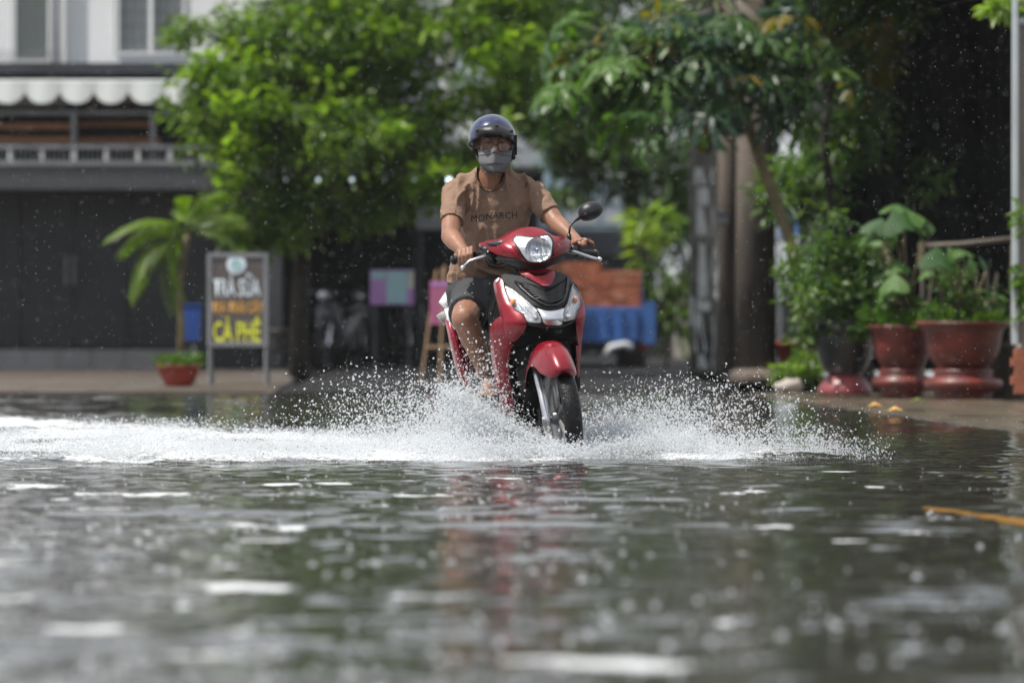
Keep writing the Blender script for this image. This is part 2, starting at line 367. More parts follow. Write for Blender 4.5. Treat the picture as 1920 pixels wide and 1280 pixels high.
def frame_sheet():
    mb = MB(); z = -.012
    mb.add([(-13, -55, z), (13, -55, z), (13, 7.52, z), (-13, 7.52, z)], [(0, 1, 2, 3)])
    mb.add([(-13, 7.52, z), (-4.28, 7.52, z), (-4.28, 47.9, z), (-13, 47.9, z)], [(0, 1, 2, 3)])
    mb.add([(3.18, 7.52, z), (13, 7.52, z), (13, 47.9, z), (3.18, 47.9, z)], [(0, 1, 2, 3)])
    o = mb.build('outer_water', wm); o['kind'] = 'structure'
frame_sheet()

# ---- droplets as geometry-node instances (stuff)
def drop_group():
    g = bpy.data.node_groups.new('droplets', 'GeometryNodeTree')
    g.interface.new_socket('Geometry', in_out='INPUT', socket_type='NodeSocketGeometry'); g.interface.new_socket('Geometry', in_out='OUTPUT', socket_type='NodeSocketGeometry')
    gi = g.nodes.new('NodeGroupInput'); go = g.nodes.new('NodeGroupOutput')
    ic = g.nodes.new('GeometryNodeMeshIcoSphere'); ic.inputs['Radius'].default_value = 1; ic.inputs['Subdivisions'].default_value = 2
    sm = g.nodes.new('GeometryNodeSetShadeSmooth'); g.links.new(ic.outputs[0], sm.inputs[0])
    ip = g.nodes.new('GeometryNodeInstanceOnPoints'); na = g.nodes.new('GeometryNodeInputNamedAttribute'); na.data_type = 'FLOAT_VECTOR'; na.inputs[0].default_value = 'size'
    nr = g.nodes.new('GeometryNodeInputNamedAttribute'); nr.data_type = 'FLOAT_VECTOR'; nr.inputs[0].default_value = 'rot'
    st = g.nodes.new('GeometryNodeSetMaterial'); st.inputs['Material'].default_value = M['drop']
    g.links.new(gi.outputs[0], ip.inputs['Points']); g.links.new(sm.outputs[0], ip.inputs['Instance']); g.links.new(na.outputs[0], ip.inputs['Scale']); g.links.new(nr.outputs[0], ip.inputs['Rotation'])
    g.links.new(ip.outputs[0], st.inputs[0]); g.links.new(st.outputs[0], go.inputs[0]); return g
dm = bpy.data.materials.new('water droplets'); dm.use_nodes = True; t = dm.node_tree; b = t.nodes['Principled BSDF']; out = t.nodes['Material Output']
b.inputs['Base Color'].default_value = (.66, .68, .70, 1); b.inputs['Roughness'].default_value = .08; b.inputs['IOR'].default_value = 1.33
tr = t.nodes.new('ShaderNodeBsdfTranslucent'); tr.inputs[0].default_value = (.85, .87, .89, 1); ms = t.nodes.new('ShaderNodeMixShader'); ms.inputs[0].default_value = .45
tp = t.nodes.new('ShaderNodeBsdfTransparent'); ms2 = t.nodes.new('ShaderNodeMixShader'); ms2.inputs[0].default_value = .40
t.links.new(b.outputs[0], ms.inputs[1]); t.links.new(tr.outputs[0], ms.inputs[2]); t.links.new(ms.outputs[0], ms2.inputs[1]); t.links.new(tp.outputs[0], ms2.inputs[2]); t.links.new(ms2.outputs[0], out.inputs[0])
M['drop'] = dm; DG = drop_group()
def drops(name, pts, size, rot=None):
    me = bpy.data.meshes.new(name); me.vertices.add(len(pts)); me.vertices.foreach_set('co', np.asarray(pts, np.float32).ravel())
    a = me.attributes.new('size', 'FLOAT_VECTOR', 'POINT'); a.data.foreach_set('vector', np.asarray(size, np.float32).ravel())
    r = me.attributes.new('rot', 'FLOAT_VECTOR', 'POINT'); r.data.foreach_set('vector', (np.zeros((len(pts), 3)) if rot is None else np.asarray(rot)).astype(np.float32).ravel())
    me.materials.append(dm); o = link(name, me); md = o.modifiers.new('droplets', 'NODES'); md.node_group = DG; o['kind'] = 'stuff'; return o
R_ = np.random.RandomState(21)
def szs(n, lo, hi, pw=3., el=1.35):
    s = lo + (hi-lo)*R_.rand(n)**pw
    return np.stack([s, s, s*(1+(el-1)*R_.rand(n))], -1)
# low spray carpet left and right of the wheel
def carpet(n, x0, x1, y0, y1, h):
    x = x0 + (x1-x0)*R_.rand(n); y = y0 + (y1-y0)*R_.rand(n)**1.5; d, nn = foam_density(x, y)
    n4 = fbm(x, y*.6, 5.5, 97, 4); keep = R_.rand(n) < d*np.clip((nn-.28)*2.4, .04, 1)*np.clip((n4-.36)*4, .10, 1); x, y = x[keep], y[keep]; hh = h*(.35+1.2*fbm(x, y, 3., 61, 3)**1.5)
    z = .004 + hh*R_.rand(len(x))**2.2; return np.stack([x, y, z], -1)
pl = []
pl.append(carpet(260000, -3.0, FX, 24.0, 31, .10))
pl.append(carpet(110000, -2.4, FX, 24.0, 26.2, .12))
pl.append(carpet(150000, FX, 1.9, 24.2, 28.5, .12))
# ballistic fans : thrown from the wheel, left and right
def fan(n, side, back, vmin, vmax, el0, el1, org, spread=.12, tmax=.62, tp=.8):
    v = vmin + (vmax-vmin)*R_.rand(n)**1.2; el = np.radians(el0 + (el1-el0)*R_.rand(n)**1.3); az = np.radians(back[0] + (back[1]-back[0])*R_.rand(n))
    vx = side*v*np.cos(el)*np.cos(az); vy = v*np.cos(el)*np.sin(az); vz = v*np.sin(el)
    tf = 2*vz/9.81; tt = tf*(1-R_.rand(n)**tp*1.0)
    x = org[0]+vx*tt+R_.normal(0, spread, n)*np.minimum(1, tt*4+.2); y = org[1]+vy*tt+R_.normal(0, spread, n)*np.minimum(1, tt*4+.2); z = org[2]+vz*tt-4.905*tt**2+R_.normal(0, .015, n)
    k = z > .004; return np.stack([x, y, z], -1)[k]
left_org = (FX-.06, FY+.1, .01)
f1 = fan(34000, -1, (5, 40), 1.6, 4.2, 14, 40, left_org)
f2 = fan(40000, -1, (25, 75), 1.8, 4.2, 14, 44, (FX-.2, FY+.9, .02), .16)
f3 = fan(34000, 1, (5, 60), 1.3, 4.0, 14, 44, (FX+.05, FY+.15, .01))
f4 = fan(28000, 1, (25, 75), 1.8, 4.2, 14, 42, (FX+.1, FY+1.0, .02), .16)
f5 = fan(15000, -1, (-14, 20), .5, 2.5, 18, 55, (FX-.02, FY-.2, .01), .06)       # curtain against the side of the scooter
f6 = fan(7000, 1, (-12, 30), .4, 1.8, 20, 55, (FX+.0, FY-.2, .01), .06)
cx_ = R_.normal(0, 1, 9000); f7 = np.stack([FX-.36+.13*cx_, FY+.55+.25*R_.normal(0, 1, 9000), .03+.16*np.abs(R_.normal(0, 1, 9000))*np.exp(-.3*cx_**2)], -1)
drops('splash_spray', np.concatenate(pl), szs(sum(len(q) for q in pl), .0010, .0042, 3.))
def crest(pts, n, sp):       # thin ragged sheets of water torn into drops
    P0 = np.array(pts); t_ = R_.rand(n)*(len(P0)-1); i_ = t_.astype(int); f_ = (t_-i_)[:, None]; q_ = P0[i_]*(1-f_) + P0[np.minimum(i_+1, len(P0)-1)]*f_
    q_ = q_ + R_.normal(0, 1, (n, 3))*np.array(sp)*(.3 + (t_/len(P0))[:, None]); q_[:, 2] = q_[:, 2]*(1-.55*R_.rand(n)**2) ; return q_[q_[:, 2] > .003]
f10 = np.stack([FX-.16+.20*R_.normal(0, 1, 16000), FY-.34+.08*R_.normal(0, 1, 16000), .003+.04*np.abs(R_.normal(0, 1, 16000))], -1)
f11 = np.stack([FX-.40+.10*R_.normal(0, 1, 14000), FY+.15+.16*R_.normal(0, 1, 14000), .003+.19*np.abs(R_.normal(0, 1, 14000))], -1)
f8 = crest([(FX+.02, FY-.27, .02), (FX-.13, FY-.22, .08), (FX-.28, FY-.15, .17), (FX-.43, FY-.02, .27), (FX-.56, FY+.15, .33)], 11000, (.02, .03, .02))
f9 = crest([(FX+.05, FY-.25, .02), (FX+.18, FY-.2, .06), (FX+.38, FY, .10), (FX+.62, FY+.2, .13)], 5000, (.03, .05, .02))
fl = np.concatenate([f1, f2, f3, f4, f5, f6, f7, f8, f9, f10, f11]); sf = szs(len(fl), .0008, .0050, 4.0)
lg = R_.rand(len(fl)) < .04; sf[lg, 2] *= 1.8 + 2*R_.rand(lg.sum()); sf[lg, :2] *= .7
drops('splash_droplets', fl, sf, np.stack([R_.normal(0, .5, len(fl)), R_.normal(0, .9, len(fl)), 0*sf[:, 0]], -1))
# rain in the air
n = 9500; Y = 16 + 26*R_.rand(n)**.8; X = (R_.rand(n)*2-1)*Y*.11; Z = .02 + R_.rand(n)*(.62+Y*.066)
drops('falling_rain', np.stack([X, Y, Z], -1), np.stack([.0008+.0009*R_.rand(n)**2, .0009+0*X, .0010+.0018*R_.rand(n)**2], -1), np.tile([0, .25, 0], (n, 1)))
# bubbles and hopping droplets where rain strikes the flood
n = 4600; Y = 8.8 + 15.0*R_.rand(n)**1.2; X = (R_.rand(n)*2-1)*Y*.095
cl = fbm(X, Y*.6, 1.3, 66, 3); k = R_.rand(n) < np.clip((cl-.35)*3, .08, 1)*np.clip(.75 - X*.5, .25, 1); X, Y = X[k], Y[k]; n = len(X)
s = .0018 + .0105*R_.rand(n)**2.6*np.clip((26-Y)/13, .3, 1)*np.clip(Y/13, .6, 1)
Zw = waves(X, Y)
drops('rain_bubbles', np.stack([X, Y, Zw + .002 + .02*(R_.rand(n) < .25)*R_.rand(n)], -1), np.stack([s, s, s*.7], -1))
# ---------------------------------------------------------------- the scooter (local: x = its left, -y = forward, z up)
BM = Matrix.Translation((FX, FY, 0)) @ Matrix.Rotation(rad(14), 4, 'Z') @ Matrix.Rotation(rad(-5.7), 4, 'Y')
BI = BM.inverted(); CO = BI @ Vector((0, 0, CAMZ))
def B(px, py, y):
    d = BI.to_3x3() @ Vector(((px-960)/FPX, 1, (605-py)/FPX)); t = (y - CO.y)/d.y; return CO + d*t
def z2(X, Y): return (800 + X/5.3333, 400 + Y/5.3333)
def z3(X, Y): return (800 + X/4.742, 610 + Y/4.742)
bike = empty('motor_scooter', label='red motor scooter with chrome nose ridden through the flood water', cat='scooter'); bike.matrix_world = BM
def onsurf(px, py, surf, off=0):
    y = .2
    for _ in range(14): p = B(px, py, y); y = .5*y + .5*(surf(p.x, p.z) - off)
    return B(px, py, y)
def patch(name, poly, surf, off, thick, m, parent, pillow=.006, rr=.012, step=.011):
    pts = [onsurf(a, b_, surf, off) for a, b_ in poly]; p2 = [Vector((p.x, p.z)) for p in pts]
    ed = []
    for i in range(len(p2)):
        a, c = p2[i], p2[(i+1) % len(p2)]; k = max(1, int((c-a).length/step))
        ed += [a.lerp(c, j/k) for j in range(k)]
    # slight rounding of the outline
    for _ in range(2): ed = [ed[i]*.6 + (ed[i-1] + ed[(i+1) % len(ed)])*.2 for i in range(len(ed))]
    n = len(ed); A = np.array([[q.x, q.y] for q in ed]); Bn = np.roll(A, -1, 0)
    def dist(x, y):
        P_ = np.array([x, y]); d = Bn - A; tt = np.clip(((P_-A)*d).sum(1)/np.maximum((d*d).sum(1), 1e-12), 0, 1); return np.hypot(*(A+d*tt[:, None]-P_).T).min()
    def inside(x, y):
        c = False
        for (x0, y0), (x1, y1) in zip(A, Bn):
            if (y0 > y) != (y1 > y) and x < (x1-x0)*(y-y0)/(y1-y0)+x0: c = not c
        return c
    inner = []
    gx = np.arange(A[:, 0].min(), A[:, 0].max(), step); gy = np.arange(A[:, 1].min(), A[:, 1].max(), step)
    for x in gx:
        for y in gy:
            if inside(x, y) and dist(x, y) > step*.45: inner.append(Vector((x, y)))
    vs, _, fs, *_r = geometry.delaunay_2d_cdt(ed + inner, [(i, (i+1) % n) for i in range(n)], [], 1, 1e-6)
    fs = [f for f in fs if inside(*(sum((vs[i] for i in f), Vector((0, 0)))/len(f)))]
    V = []
    for q in vs:
        d = dist(q.x, q.y); h = pillow*(1 - math.exp(-d/rr)) if rr > 0 else 0
        V.append((q.x, surf(q.x, q.y) - off - h, q.y))
    F = [tuple(f) if sum(((V[f[(k+1) % len(f)]][0]-V[f[k]][0])*(V[f[(k+1) % len(f)]][2]+V[f[k]][2])) for k in range(len(f))) < 0 else tuple(reversed(f)) for f in fs]
    me = bpy.data.meshes.new(name); nv = len(V)
    wall = [(q.x, surf(q.x, q.y) - off, q.y) for q in ed]; back = [(q.x, surf(q.x, q.y) - off + thick, q.y) for q in ed]
    V2 = V + wall + back; F2 = F + [(nv+i, nv+n+i, nv+n+(i+1) % n, nv+(i+1) % n) for i in range(n)]
    me.from_pydata(V2, [], F2); me.update()
    me.polygons.foreach_set('use_smooth', [i < len(F) for i in range(len(F2))])
    return link(name, me, m, parent)
def Z2(*a): return [z2(a[i], a[i+1]) for i in range(0, len(a), 2)]
def Z3(*a): return [z3(a[i], a[i+1]) for i in range(0, len(a), 2)]

def S(x, z):     # leg shield / nose
    if z > .58: y0 = np.interp(z, [.58, .62, .70, .76, .85], [.075, .065, .105, .16, .235])
    else: y0 = np.interp(z, [.05, .30, .45, .58], [.27, .22, .15, .075])
    return float(y0 + 2.6*x*x)
def SH(x, z):    # handlebar cowl
    z = z - x*.07
    y0 = .185 + 3.2*max(0, z-.94)**1.5 + 3*max(0, .90-z)**1.6
    return float(y0 + 3.6*x*x)
def SF(x, z): return S(x, z) + .01

# --- nose parts
patch('inner_shell', Z2(700,700, 735,630, 820,600, 1300,585, 1440,660, 1560,850, 1575,1000, 1500,1280, 1400,1330, 900,1330, 700,1200, 800,1000), S, -.03, .05, M['recess_shade'], bike, .0, 0, .02)
patch('centre_panel', Z2(735,622, 820,592, 905,588, 1100,560, 1300,580, 1390,605, 1442,655, 1462,690, 1440,740, 1424,800, 1400,880, 1378,925, 1310,968, 1220,976, 1130,935, 1085,930, 1030,885, 930,805, 850,740, 768,705, 765,665), S, .004, .03, M['matte'], bike, .008, .014)
patch('grille_shade', Z2(905,682, 1000,692, 1090,715, 1165,748, 1220,748, 1270,722, 1388,655, 1388,780, 1360,868, 1300,905, 1220,912, 1130,875, 1060,832, 960,742), S, .014, .02, M['recess_shade'], bike, 0, 0)
for k in range(7):
    a = Z2(912+k*27, 690+k*27, 1010+k*20, 716+k*22, 1100+k*12, 752+k*20, 1170+k*7, 790+k*17, 1205+k*3, 795+k*17, 1245, 785+k*17, 1300, 748+k*21, 1386-k*3, 680+k*26)
    pth = [onsurf(px, py, S, .021) for px, py in a]; mb = MB(); mb.tube(pth, .0042, 6); mb.build('grille_slat', M['black'], bike, True)
tr = Z2(890,680, 950,748, 1050,838, 1125,885, 1215,925, 1305,918, 1370,876, 1400,780, 1402,650)
mb = MB(); mb.tube([onsurf(px, py, S, .016) for px, py in tr], .0075, 8); mb.build('grille_rim', M['black'], bike, True)
patch('beak', Z2(905,588, 960,560, 1080,548, 1200,552, 1290,575, 1285,630, 1262,690, 1245,722, 1215,740, 1165,735, 1090,685, 1000,640), S, .022, .03, M['red'], bike, .012, .02)
mb = MB(); mb.tube([onsurf(px, py, S, .036) for px, py in Z2(1035,590, 1080,606, 1130,610, 1180,600, 1218,582)], [.001, .004, .0045, .004, .001], 6); mb.build('beak_slot_shade', M['recess_shade'], bike, True)
mb = MB(); e0 = [onsurf(px, py, S, .036) for px, py in Z2(1150,708, 1175,716, 1200,718, 1225,708)]; mb.tube(e0, [.002, .005, .005, .002], 6, flat=.4); mb.build('badge', M['silver'], bike, True)
for nm, poly in (('left', Z2(770,712, 850,748, 930,812, 1030,892, 1088,942, 1120,985, 1152,1060, 1155,1100, 1080,1098, 1000,1090, 968,1010, 880,960, 830,870, 792,790)),
                 ('right', Z2(1468,682, 1512,740, 1550,850, 1546,920, 1512,975, 1490,1060, 1360,1088, 1372,1010, 1388,932, 1412,880, 1432,790, 1452,720))):
    patch('lamp_recess', poly, S, -.006, .01, M['reflector'], bike, -.004, .01)
    ln = patch('turn_signal', poly, S, .010, .016, M['lens'], bike, .012, .02)
    cx = sum(p[0] for p in poly)/len(poly); cy = sum(p[1] for p in poly)/len(poly)
    bx, by = ((962, 567) if nm == 'left' else (1078, 562)); q = onsurf(bx, by, S, .008)
    mb = MB(); mb.ell(q, (.012, .010, .016)); mb.build('bulb', M['orange_lens'], ln, True)
    q = onsurf(*(z2(1090, 1040) if nm == 'left' else z2(1415, 1030)), S, .006); mb = MB(); mb.ell(q, (.014, .008, .014)); mb.build('bulb', M['chrome'], ln, True)
    rib = Z2(870,850, 940,900, 1000,960, 1060,1010, 1100,1050) if nm == 'left' else Z2(1450,760, 1440,850, 1420,940, 1400,1000)
    mb = MB(); mb.tube([onsurf(px, py, S, .010) for px, py in rib], .0028, 6); mb.build('divider', M['silver'], ln, True)
    mb = MB(); mb.tube([onsurf(px, py, S, .014) for px, py in poly + poly[:1]], .0024, 6, cap=False); mb.build('seal', M['black'], ln, True)
patch('nose_plate', Z2(1085,935, 1140,960, 1220,978, 1310,970, 1388,935, 1372,1000, 1360,1088, 1358,1116, 1280,1118, 1190,1115, 1160,1100, 1155,1060, 1125,988), S, .012, .03, M['silver'], bike, .012, .018)
patch('lower_lip', Z2(1000,1092, 1160,1103, 1190,1118, 1360,1118, 1490,1062, 1492,1085, 1360,1140, 1180,1148, 1010,1118), S, .008, .02, M['black'], bike, .005, .01)
# red flanks
patch('side_fairing', Z2(690,690, 700,660, 735,628, 762,662, 768,712, 790,790, 830,872, 880,962, 966,1012, 1000,1092, 1005,1130, 945,1215, 905,1270, 865,1300, 800,1230, 760,1020, 735,900, 705,780), S, .012, .05, M['red'], bike, .010, .02)
patch('side_fairing', Z2(1462,690, 1500,725, 1545,820, 1575,900, 1586,985, 1570,1120, 1552,1280, 1540,1330, 1518,1330, 1500,1180, 1490,1062, 1512,975, 1546,922, 1552,850, 1512,740), S, .010, .05, M['red'], bike, .006, .012)
patch('fairing_cap', Z2(688,690, 700,655, 733,627, 740,640, 715,672, 700,700), S, .022, .02, M['white_paint'], bike, .006, .01)
def SL(x, z): return S(x, z) + .05
patch('leg_shield', Z2(800,1000, 850,1020, 920,1090, 1000,1130, 1003,1140) + Z3(860,60, 800,125, 745,215, 728,330, 742,500, 768,640, 775,790, 720,800, 680,720, 655,600, 636,470, 622,380, 600,230, 590,100, 588,40) + Z2(672,1120, 720,1060), SL, .012, .07, M['red'], bike, .014, .02)
patch('leg_shield', Z3(1340,0, 1385,0, 1376,200, 1364,320, 1358,470, 1340,470, 1338,320, 1325,150), SL, .0, .05, M['red'], bike, .006, .01)
mb = MB(); mb.tube([onsurf(*z3(a, b_), SL, .028) for a, b_ in ((735,215), (722,330), (738,500), (764,650), (770,770))], .0035, 6); mb.build('shield_edge', M['red'], bike, True)
# dark core behind the nose, wheel well
mb = MB()
def sec(y, hw, z0, z1, n=16, e=.6):
    R = []
    for k in range(n):
        a = 2*math.pi*k/n; cx, cz = math.cos(a), math.sin(a)
        R.append(Vector((hw*math.copysign(abs(cx)**e, cx), y, (z0+z1)/2 + (z1-z0)/2*math.copysign(abs(cz)**e, cz))))
    return R
mb.rings([sec(.30, .15, .22, .62), sec(.34, .19, .16, .80), sec(.42, .20, .14, .83), sec(.47, .17, .16, .80)]); mb.build('inner_cover', M['recess_shade'], bike, True)
mb = MB(); mb.tube([(0, .42, .75), (0, .30, .93), (0, .27, .98)], [.06, .055, .05], 12); mb.build('steering_neck', M['black'], bike, True)
# --- handlebar cowl
cowl = Z2(555,292, 600,276, 680,266, 755,256, 800,228, 850,192, 930,152, 1040,132, 1150,150, 1215,188, 1250,222, 1330,232, 1400,242, 1432,262, 1452,284, 1445,325, 1425,372, 1340,420, 1250,470, 1240,520, 1180,545, 1050,545, 930,530, 880,470, 800,440, 700,412, 575,345)
patch('handlebar_cowl', cowl, SH, 0, .09, M['red'], bike, .02, .03)
patch('cowl_underside', Z2(690,420, 760,440, 850,455, 930,452, 965,490, 1010,520, 1090,530, 1190,520, 1245,480, 1340,440, 1400,425, 1340,490, 1215,530, 1190,560, 900,560, 870,520, 760,500, 720,470), SH, .012, .05, M['black'], bike, .008, .02)
patch('cowl_crease', Z2(700,300, 780,290, 850,330, 900,400, 935,440, 850,430, 790,385, 720,330), SH, .0175, .02, M['red'], bike, .010, .02)
patch('cowl_crease', Z2(1285,330, 1340,290, 1440,290, 1440,330, 1380,370, 1290,420, 1270,440, 1268,380), SH, .0165, .02, M['red'], bike, .008, .02)
hl = Z2(862,262, 905,226, 1000,240, 1095,247, 1212,213, 1258,272, 1250,345, 1242,440, 1182,482, 1090,492, 1010,478, 958,410, 912,330)
patch('lamp_bezel', Z2(850,262, 900,212, 1000,228, 1095,236, 1218,196, 1272,268, 1264,350, 1255,452, 1190,500, 1090,508, 1000,494, 944,420, 898,340), SH, .022, .02, M['black'], bike, .003, .01)
patch('headlight_reflector', hl, SH, .0265, .004, M['reflector'], bike, .0, 0)
# bowl of the reflector with facets
bc = B(*z2(1100, 360), .14); mb = MB(); rings = []
for j in range(9):
    r_ = .058*(j/8)**.8 + .0015; rings.append([bc + Vector((r_*math.cos(2*math.pi*k/24), -.004 - .022*(j/8)**2, r_*.92*math.sin(2*math.pi*k/24))) for k in range(24)])
mb.rings(rings, False); bowl = mb.build('reflector_bowl', M['bowl'], bike, True)
M['blue_bulb'] = mat('blue tinted bulb', (.25, .4, .85), .1, .3)
mb = MB(); mb.ell(bc + Vector((-.002, -.02, .0)), (.008, .014, .008)); mb.build('bulb', M['blue_bulb'], bike, True)
mb = MB()
for k in range(11):
    x = (k-5)*.008; zz = .046*math.sqrt(max(0, 1-(x/.052)**2)); mb.tube([bc + Vector((x, -.03, -.022)), bc + Vector((x, -.031, -zz))], .0013, 5)
mb.build('reflector_flutes', M['silver'], bike, True)['kind'] = 'stuff'
patch('headlight', hl, SH, .030, .012, M['lens'], bike, .028, .03)
patch('mirror_blank', Z2(590,300, 600,285, 640,290, 740,264, 760,268, 755,295, 700,312, 695,325, 670,315, 600,318), SH, .022, .01, M['black'], bike, .008, .006, .006)
# --- bars, grips, levers, mirror
gr = B(886, 478, .40); ge = B(853, 487, .46); gl = B(1080, 474, .40); gle = B(1113, 476, .47)
mb = MB(); mb.tube([gr, B(930, 470, .33), B(1000, 466, .30), B(1060, 468, .33), gl], .012, 10); mb.build('handlebar', M['steel'], bike, True)
def grip(a, b_):
    mb = MB(); n = 26; path = [a.lerp(b_, i/n) for i in range(n+1)]; mb.tube(path, [.0165 + (.0012 if i % 2 else 0) for i in range(n+1)], 12); mb.build('grip', M['rubber'], bike, True)
    d = (b_-a).normalized(); mb = MB(); mb.tube([b_, b_+d*.012, b_+d*.016], [.021, .021, .014], 14); mb.tube([b_+d*.017, b_+d*.022], [.011, .009], 12); o = mb.build('bar_end', M['black'], bike, True)
grip(gr, ge); grip(gl, gle)
lv = [B(*z2(a, b_), y) for a, b_, y in ((670,400,.36), (600,425,.345), (520,445,.335), (430,475,.335), (385,515,.345), (362,545,.35))]
mb = MB(); mb.tube(lv, [.010, .011, .0095, .009, .008, .008], 10, flat=.75); mb.ell(B(*z2(362, 542), .35), (.0115,)*3); mb.build('brake_lever', M['silver'], bike, True)
lv = [B(*z2(a, b_), y) for a, b_, y in ((1415,380,.35), (1480,385,.34), (1560,410,.34), (1650,440,.35), (1725,458,.36))]
mb = MB(); mb.tube(lv, [.010, .011, .009, .008, .0075], 10, flat=.75); mb.ell(B(*z2(1728, 458), .36), (.011,)*3); mb.build('brake_lever', M['silver'], bike, True)
for a, b_ in (((550,340), (650,380)), ((580,365), (700,470))):
    mb = MB(); mb.tube([B(*z2(*a), .36), B(*z2((a[0]+b_[0])/2, (a[1]+b_[1])/2+8), .34), B(*z2(*b_), .35)], [.012, .018, .016], 10); mb.build('switch_housing', M['black'], bike, True)
mb = MB(); mb.tube([B(*z2(1440, 350), .36), B(*z2(1500, 360), .36)], [.018, .016], 10); mb.build('switch_housing', M['black'], bike, True)
mb = MB(); mb.ell(B(*z2(616, 380), .325), (.007, .006, .005)); mb.build('lever_pivot', M['chrome'], bike, True)
cab = [B(*z2(a, b_), y) for a, b_, y in ((590,470,.35), (620,520,.37), (700,545,.38), (800,525,.36), (880,550,.33), (930,600,.30))]
mb = MB(); mb.tube(cab, .0055, 7); mb.build('cable', M['black'], bike, True)
mb = MB(); mb.tube([p + Vector((.01, .01, .014)) for p in cab], .0045, 7); mb.build('cable', M['black'], bike, True)
st = [B(*z2(a, b_), .36) for a, b_ in ((1425,270), (1425,205))]
mb = MB(); mb.tube(st, [.011, .0095], 12); mb.build('mirror_nut', M['black'], bike, True)
st = [B(*z2(a, b_), y) for a, b_, y in ((1425,215,.36), (1430,150,.365), (1440,115,.37), (1475,80,.375), (1525,50,.38))]
mir = MB(); mir.tube(st, [.005, .005, .005, .0055, .008], 10); ms_ = mir.build('mirror_stem', M['black'], bike, True)
def z1(X, Y): return (800 + X/5.3333, 190 + Y/5.3333)
outl = [z1(*q) for q in ((1515,1120), (1530,1060), (1575,1015), (1650,997), (1730,1005), (1768,1040), (1770,1090), (1735,1150), (1660,1195), (1580,1205), (1530,1180))]
def ymir(x, z): return .385
mb = MB(); cc = B(1107, 397, .385); ring = [B(a, b_, .385) for a, b_ in outl]
rr4 = []
for f_, dy in ((.05, -.040), (.45, -.036), (.75, -.026), (.93, -.012), (1.0, 0), (1.0, .012), (.93, .018), (.90, .014), (.1, .014)):
    rr4.append([cc + (p-cc)*f_ + Vector((0, dy, 0)) for p in ring])
mb.rings(rr4); mh = mb.build('mirror_head', M['black'], bike, True)
s_ = mh.modifiers.new('s', 'SUBSURF'); s_.levels = 1; s_.render_levels = 2
# --- front wheel, fork, fender
WZ = .185; WR = .262
RX = Matrix.Rotation(math.pi/2, 4, 'Y')
def WM(c): return Matrix.Translation(c) @ RX
def tyre(c, R, hw, name='tyre'):
    mb = MB(); prof = []
    n = 64; rings = []
    cs = [(R-.062, -hw*.62), (R-.045, -hw*.92), (R-.025, -hw), (R-.009, -hw*.78), (R-.002, -hw*.42), (R, 0), (R-.002, hw*.42), (R-.009, hw*.78), (R-.025, hw), (R-.045, hw*.92), (R-.062, hw*.62)]
    for k in range(n):
        a = 2*math.pi*k/n; g = .0035 if k % 4 == 0 else 0
        rings.append([WM(c) @ Vector(((r - (g if 2 < i < 8 else 0))*math.cos(a), (r - (g if 2 < i < 8 else 0))*math.sin(a), h)) for i, (r, h) in enumerate(cs)])
    mb.rings(rings, cap=False, closed=True); return mb
def wheel(c, R, hw, nsp=5):
    tt = tyre(c, R, hw).build('front_wheel' if c[1] < .1 else 'rear_wheel', M['rubber'], bike, True)
    mb = MB(); n = 48; rings = []
    for k in range(n):
        a = 2*math.pi*k/n
        rings.append([WM(c) @ Vector((r*math.cos(a), r*math.sin(a), h)) for r, h in ((R-.055, -hw*.7), (R-.058, -hw*.45), (R-.075, -hw*.3), (R-.078, hw*.3), (R-.058, hw*.45), (R-.055, hw*.7), (R-.066, hw*.7), (R-.084, hw*.2), (R-.084, -hw*.2), (R-.066, -hw*.7))])
    mb.rings(rings, cap=False, closed=True); mb.build('rim', M['grey_rim'], tt, True)
    for k in range(nsp):
        a = 2*math.pi*k/nsp + .3; d = Vector((math.cos(a), math.sin(a), 0)); s = Vector((-d.y, d.x, 0)); mb = MB()
        mb.tube([WM(c) @ (d*.03), WM(c) @ (d*(R*.45) + s*.012), WM(c) @ (d*(R-.08))], [.016, .011, .014], 8); mb.build('spoke', M['grey_rim'], tt, True)
    mb = MB(); mb.lathe([(.001, -.04), (.022, -.04), (.03, -.03), (.034, 0), (.03, .03), (.022, .04), (.001, .04)], 20, WM(c)); mb.build('hub', M['steel'], tt, True)
    return tt
M['grey_rim'] = mat('grey cast alloy', (.34, .34, .33), .35, .6, .1, 10)
fw = wheel(Vector((-.014, 0, WZ)), WR, .041)
mb = MB(); mb.lathe([(.045, .050), (.105, .050), (.105, .054), (.045, .054)], 32, WM(Vector((0, 0, WZ))), cap=False); mb.build('brake_disc', M['steel'], fw)
for s in (-1, 1):
    mb = MB(); mb.tube([(s*.072, -.004, WZ-.03), (s*.072, .0, WZ), (s*.072, .05, WZ+.10), (s*.074, .115, WZ+.23), (s*.075, .16, WZ+.32)], [.014, .019, .0165, .018, .018], 14); f_ = mb.build('fork_leg', M['silver'], bike, True)
    mb = MB(); mb.tube([(s*.095, 0, WZ), (s*.05, 0, WZ)], [.013, .013], 8); mb.build('axle_nut', M['chrome'], f_, True)
mb = MB()
rings = []
for i in range(23):
    a = rad(43 + i*(143-43)/22); Rf = .312 + .030*math.sin(rad(i*180/22))
    w_ = .092*(.55 + .45*math.sin(rad(min(180, i*180/22*1.0)))**.5) if i < 11 else .094
    c = Vector((-.028, 0, WZ)); d = Vector((0, -math.cos(a), math.sin(a)))
    row = []
    for k in range(15):
        u = (k-7)/7; drop = .105*abs(u)**3.0*(1 if i > 4 else .5+.1*i); row.append(c + d*(Rf - drop) + Vector((u*w_, 0, 0)))
    for k in range(14, -1, -1):
        u = (k-7)/7; drop = .105*abs(u)**3.0*(1 if i > 4 else .5+.1*i); row.append(c + d*(Rf - drop - .006) + Vector((u*w_*.95, 0, 0)))
    rings.append(row)
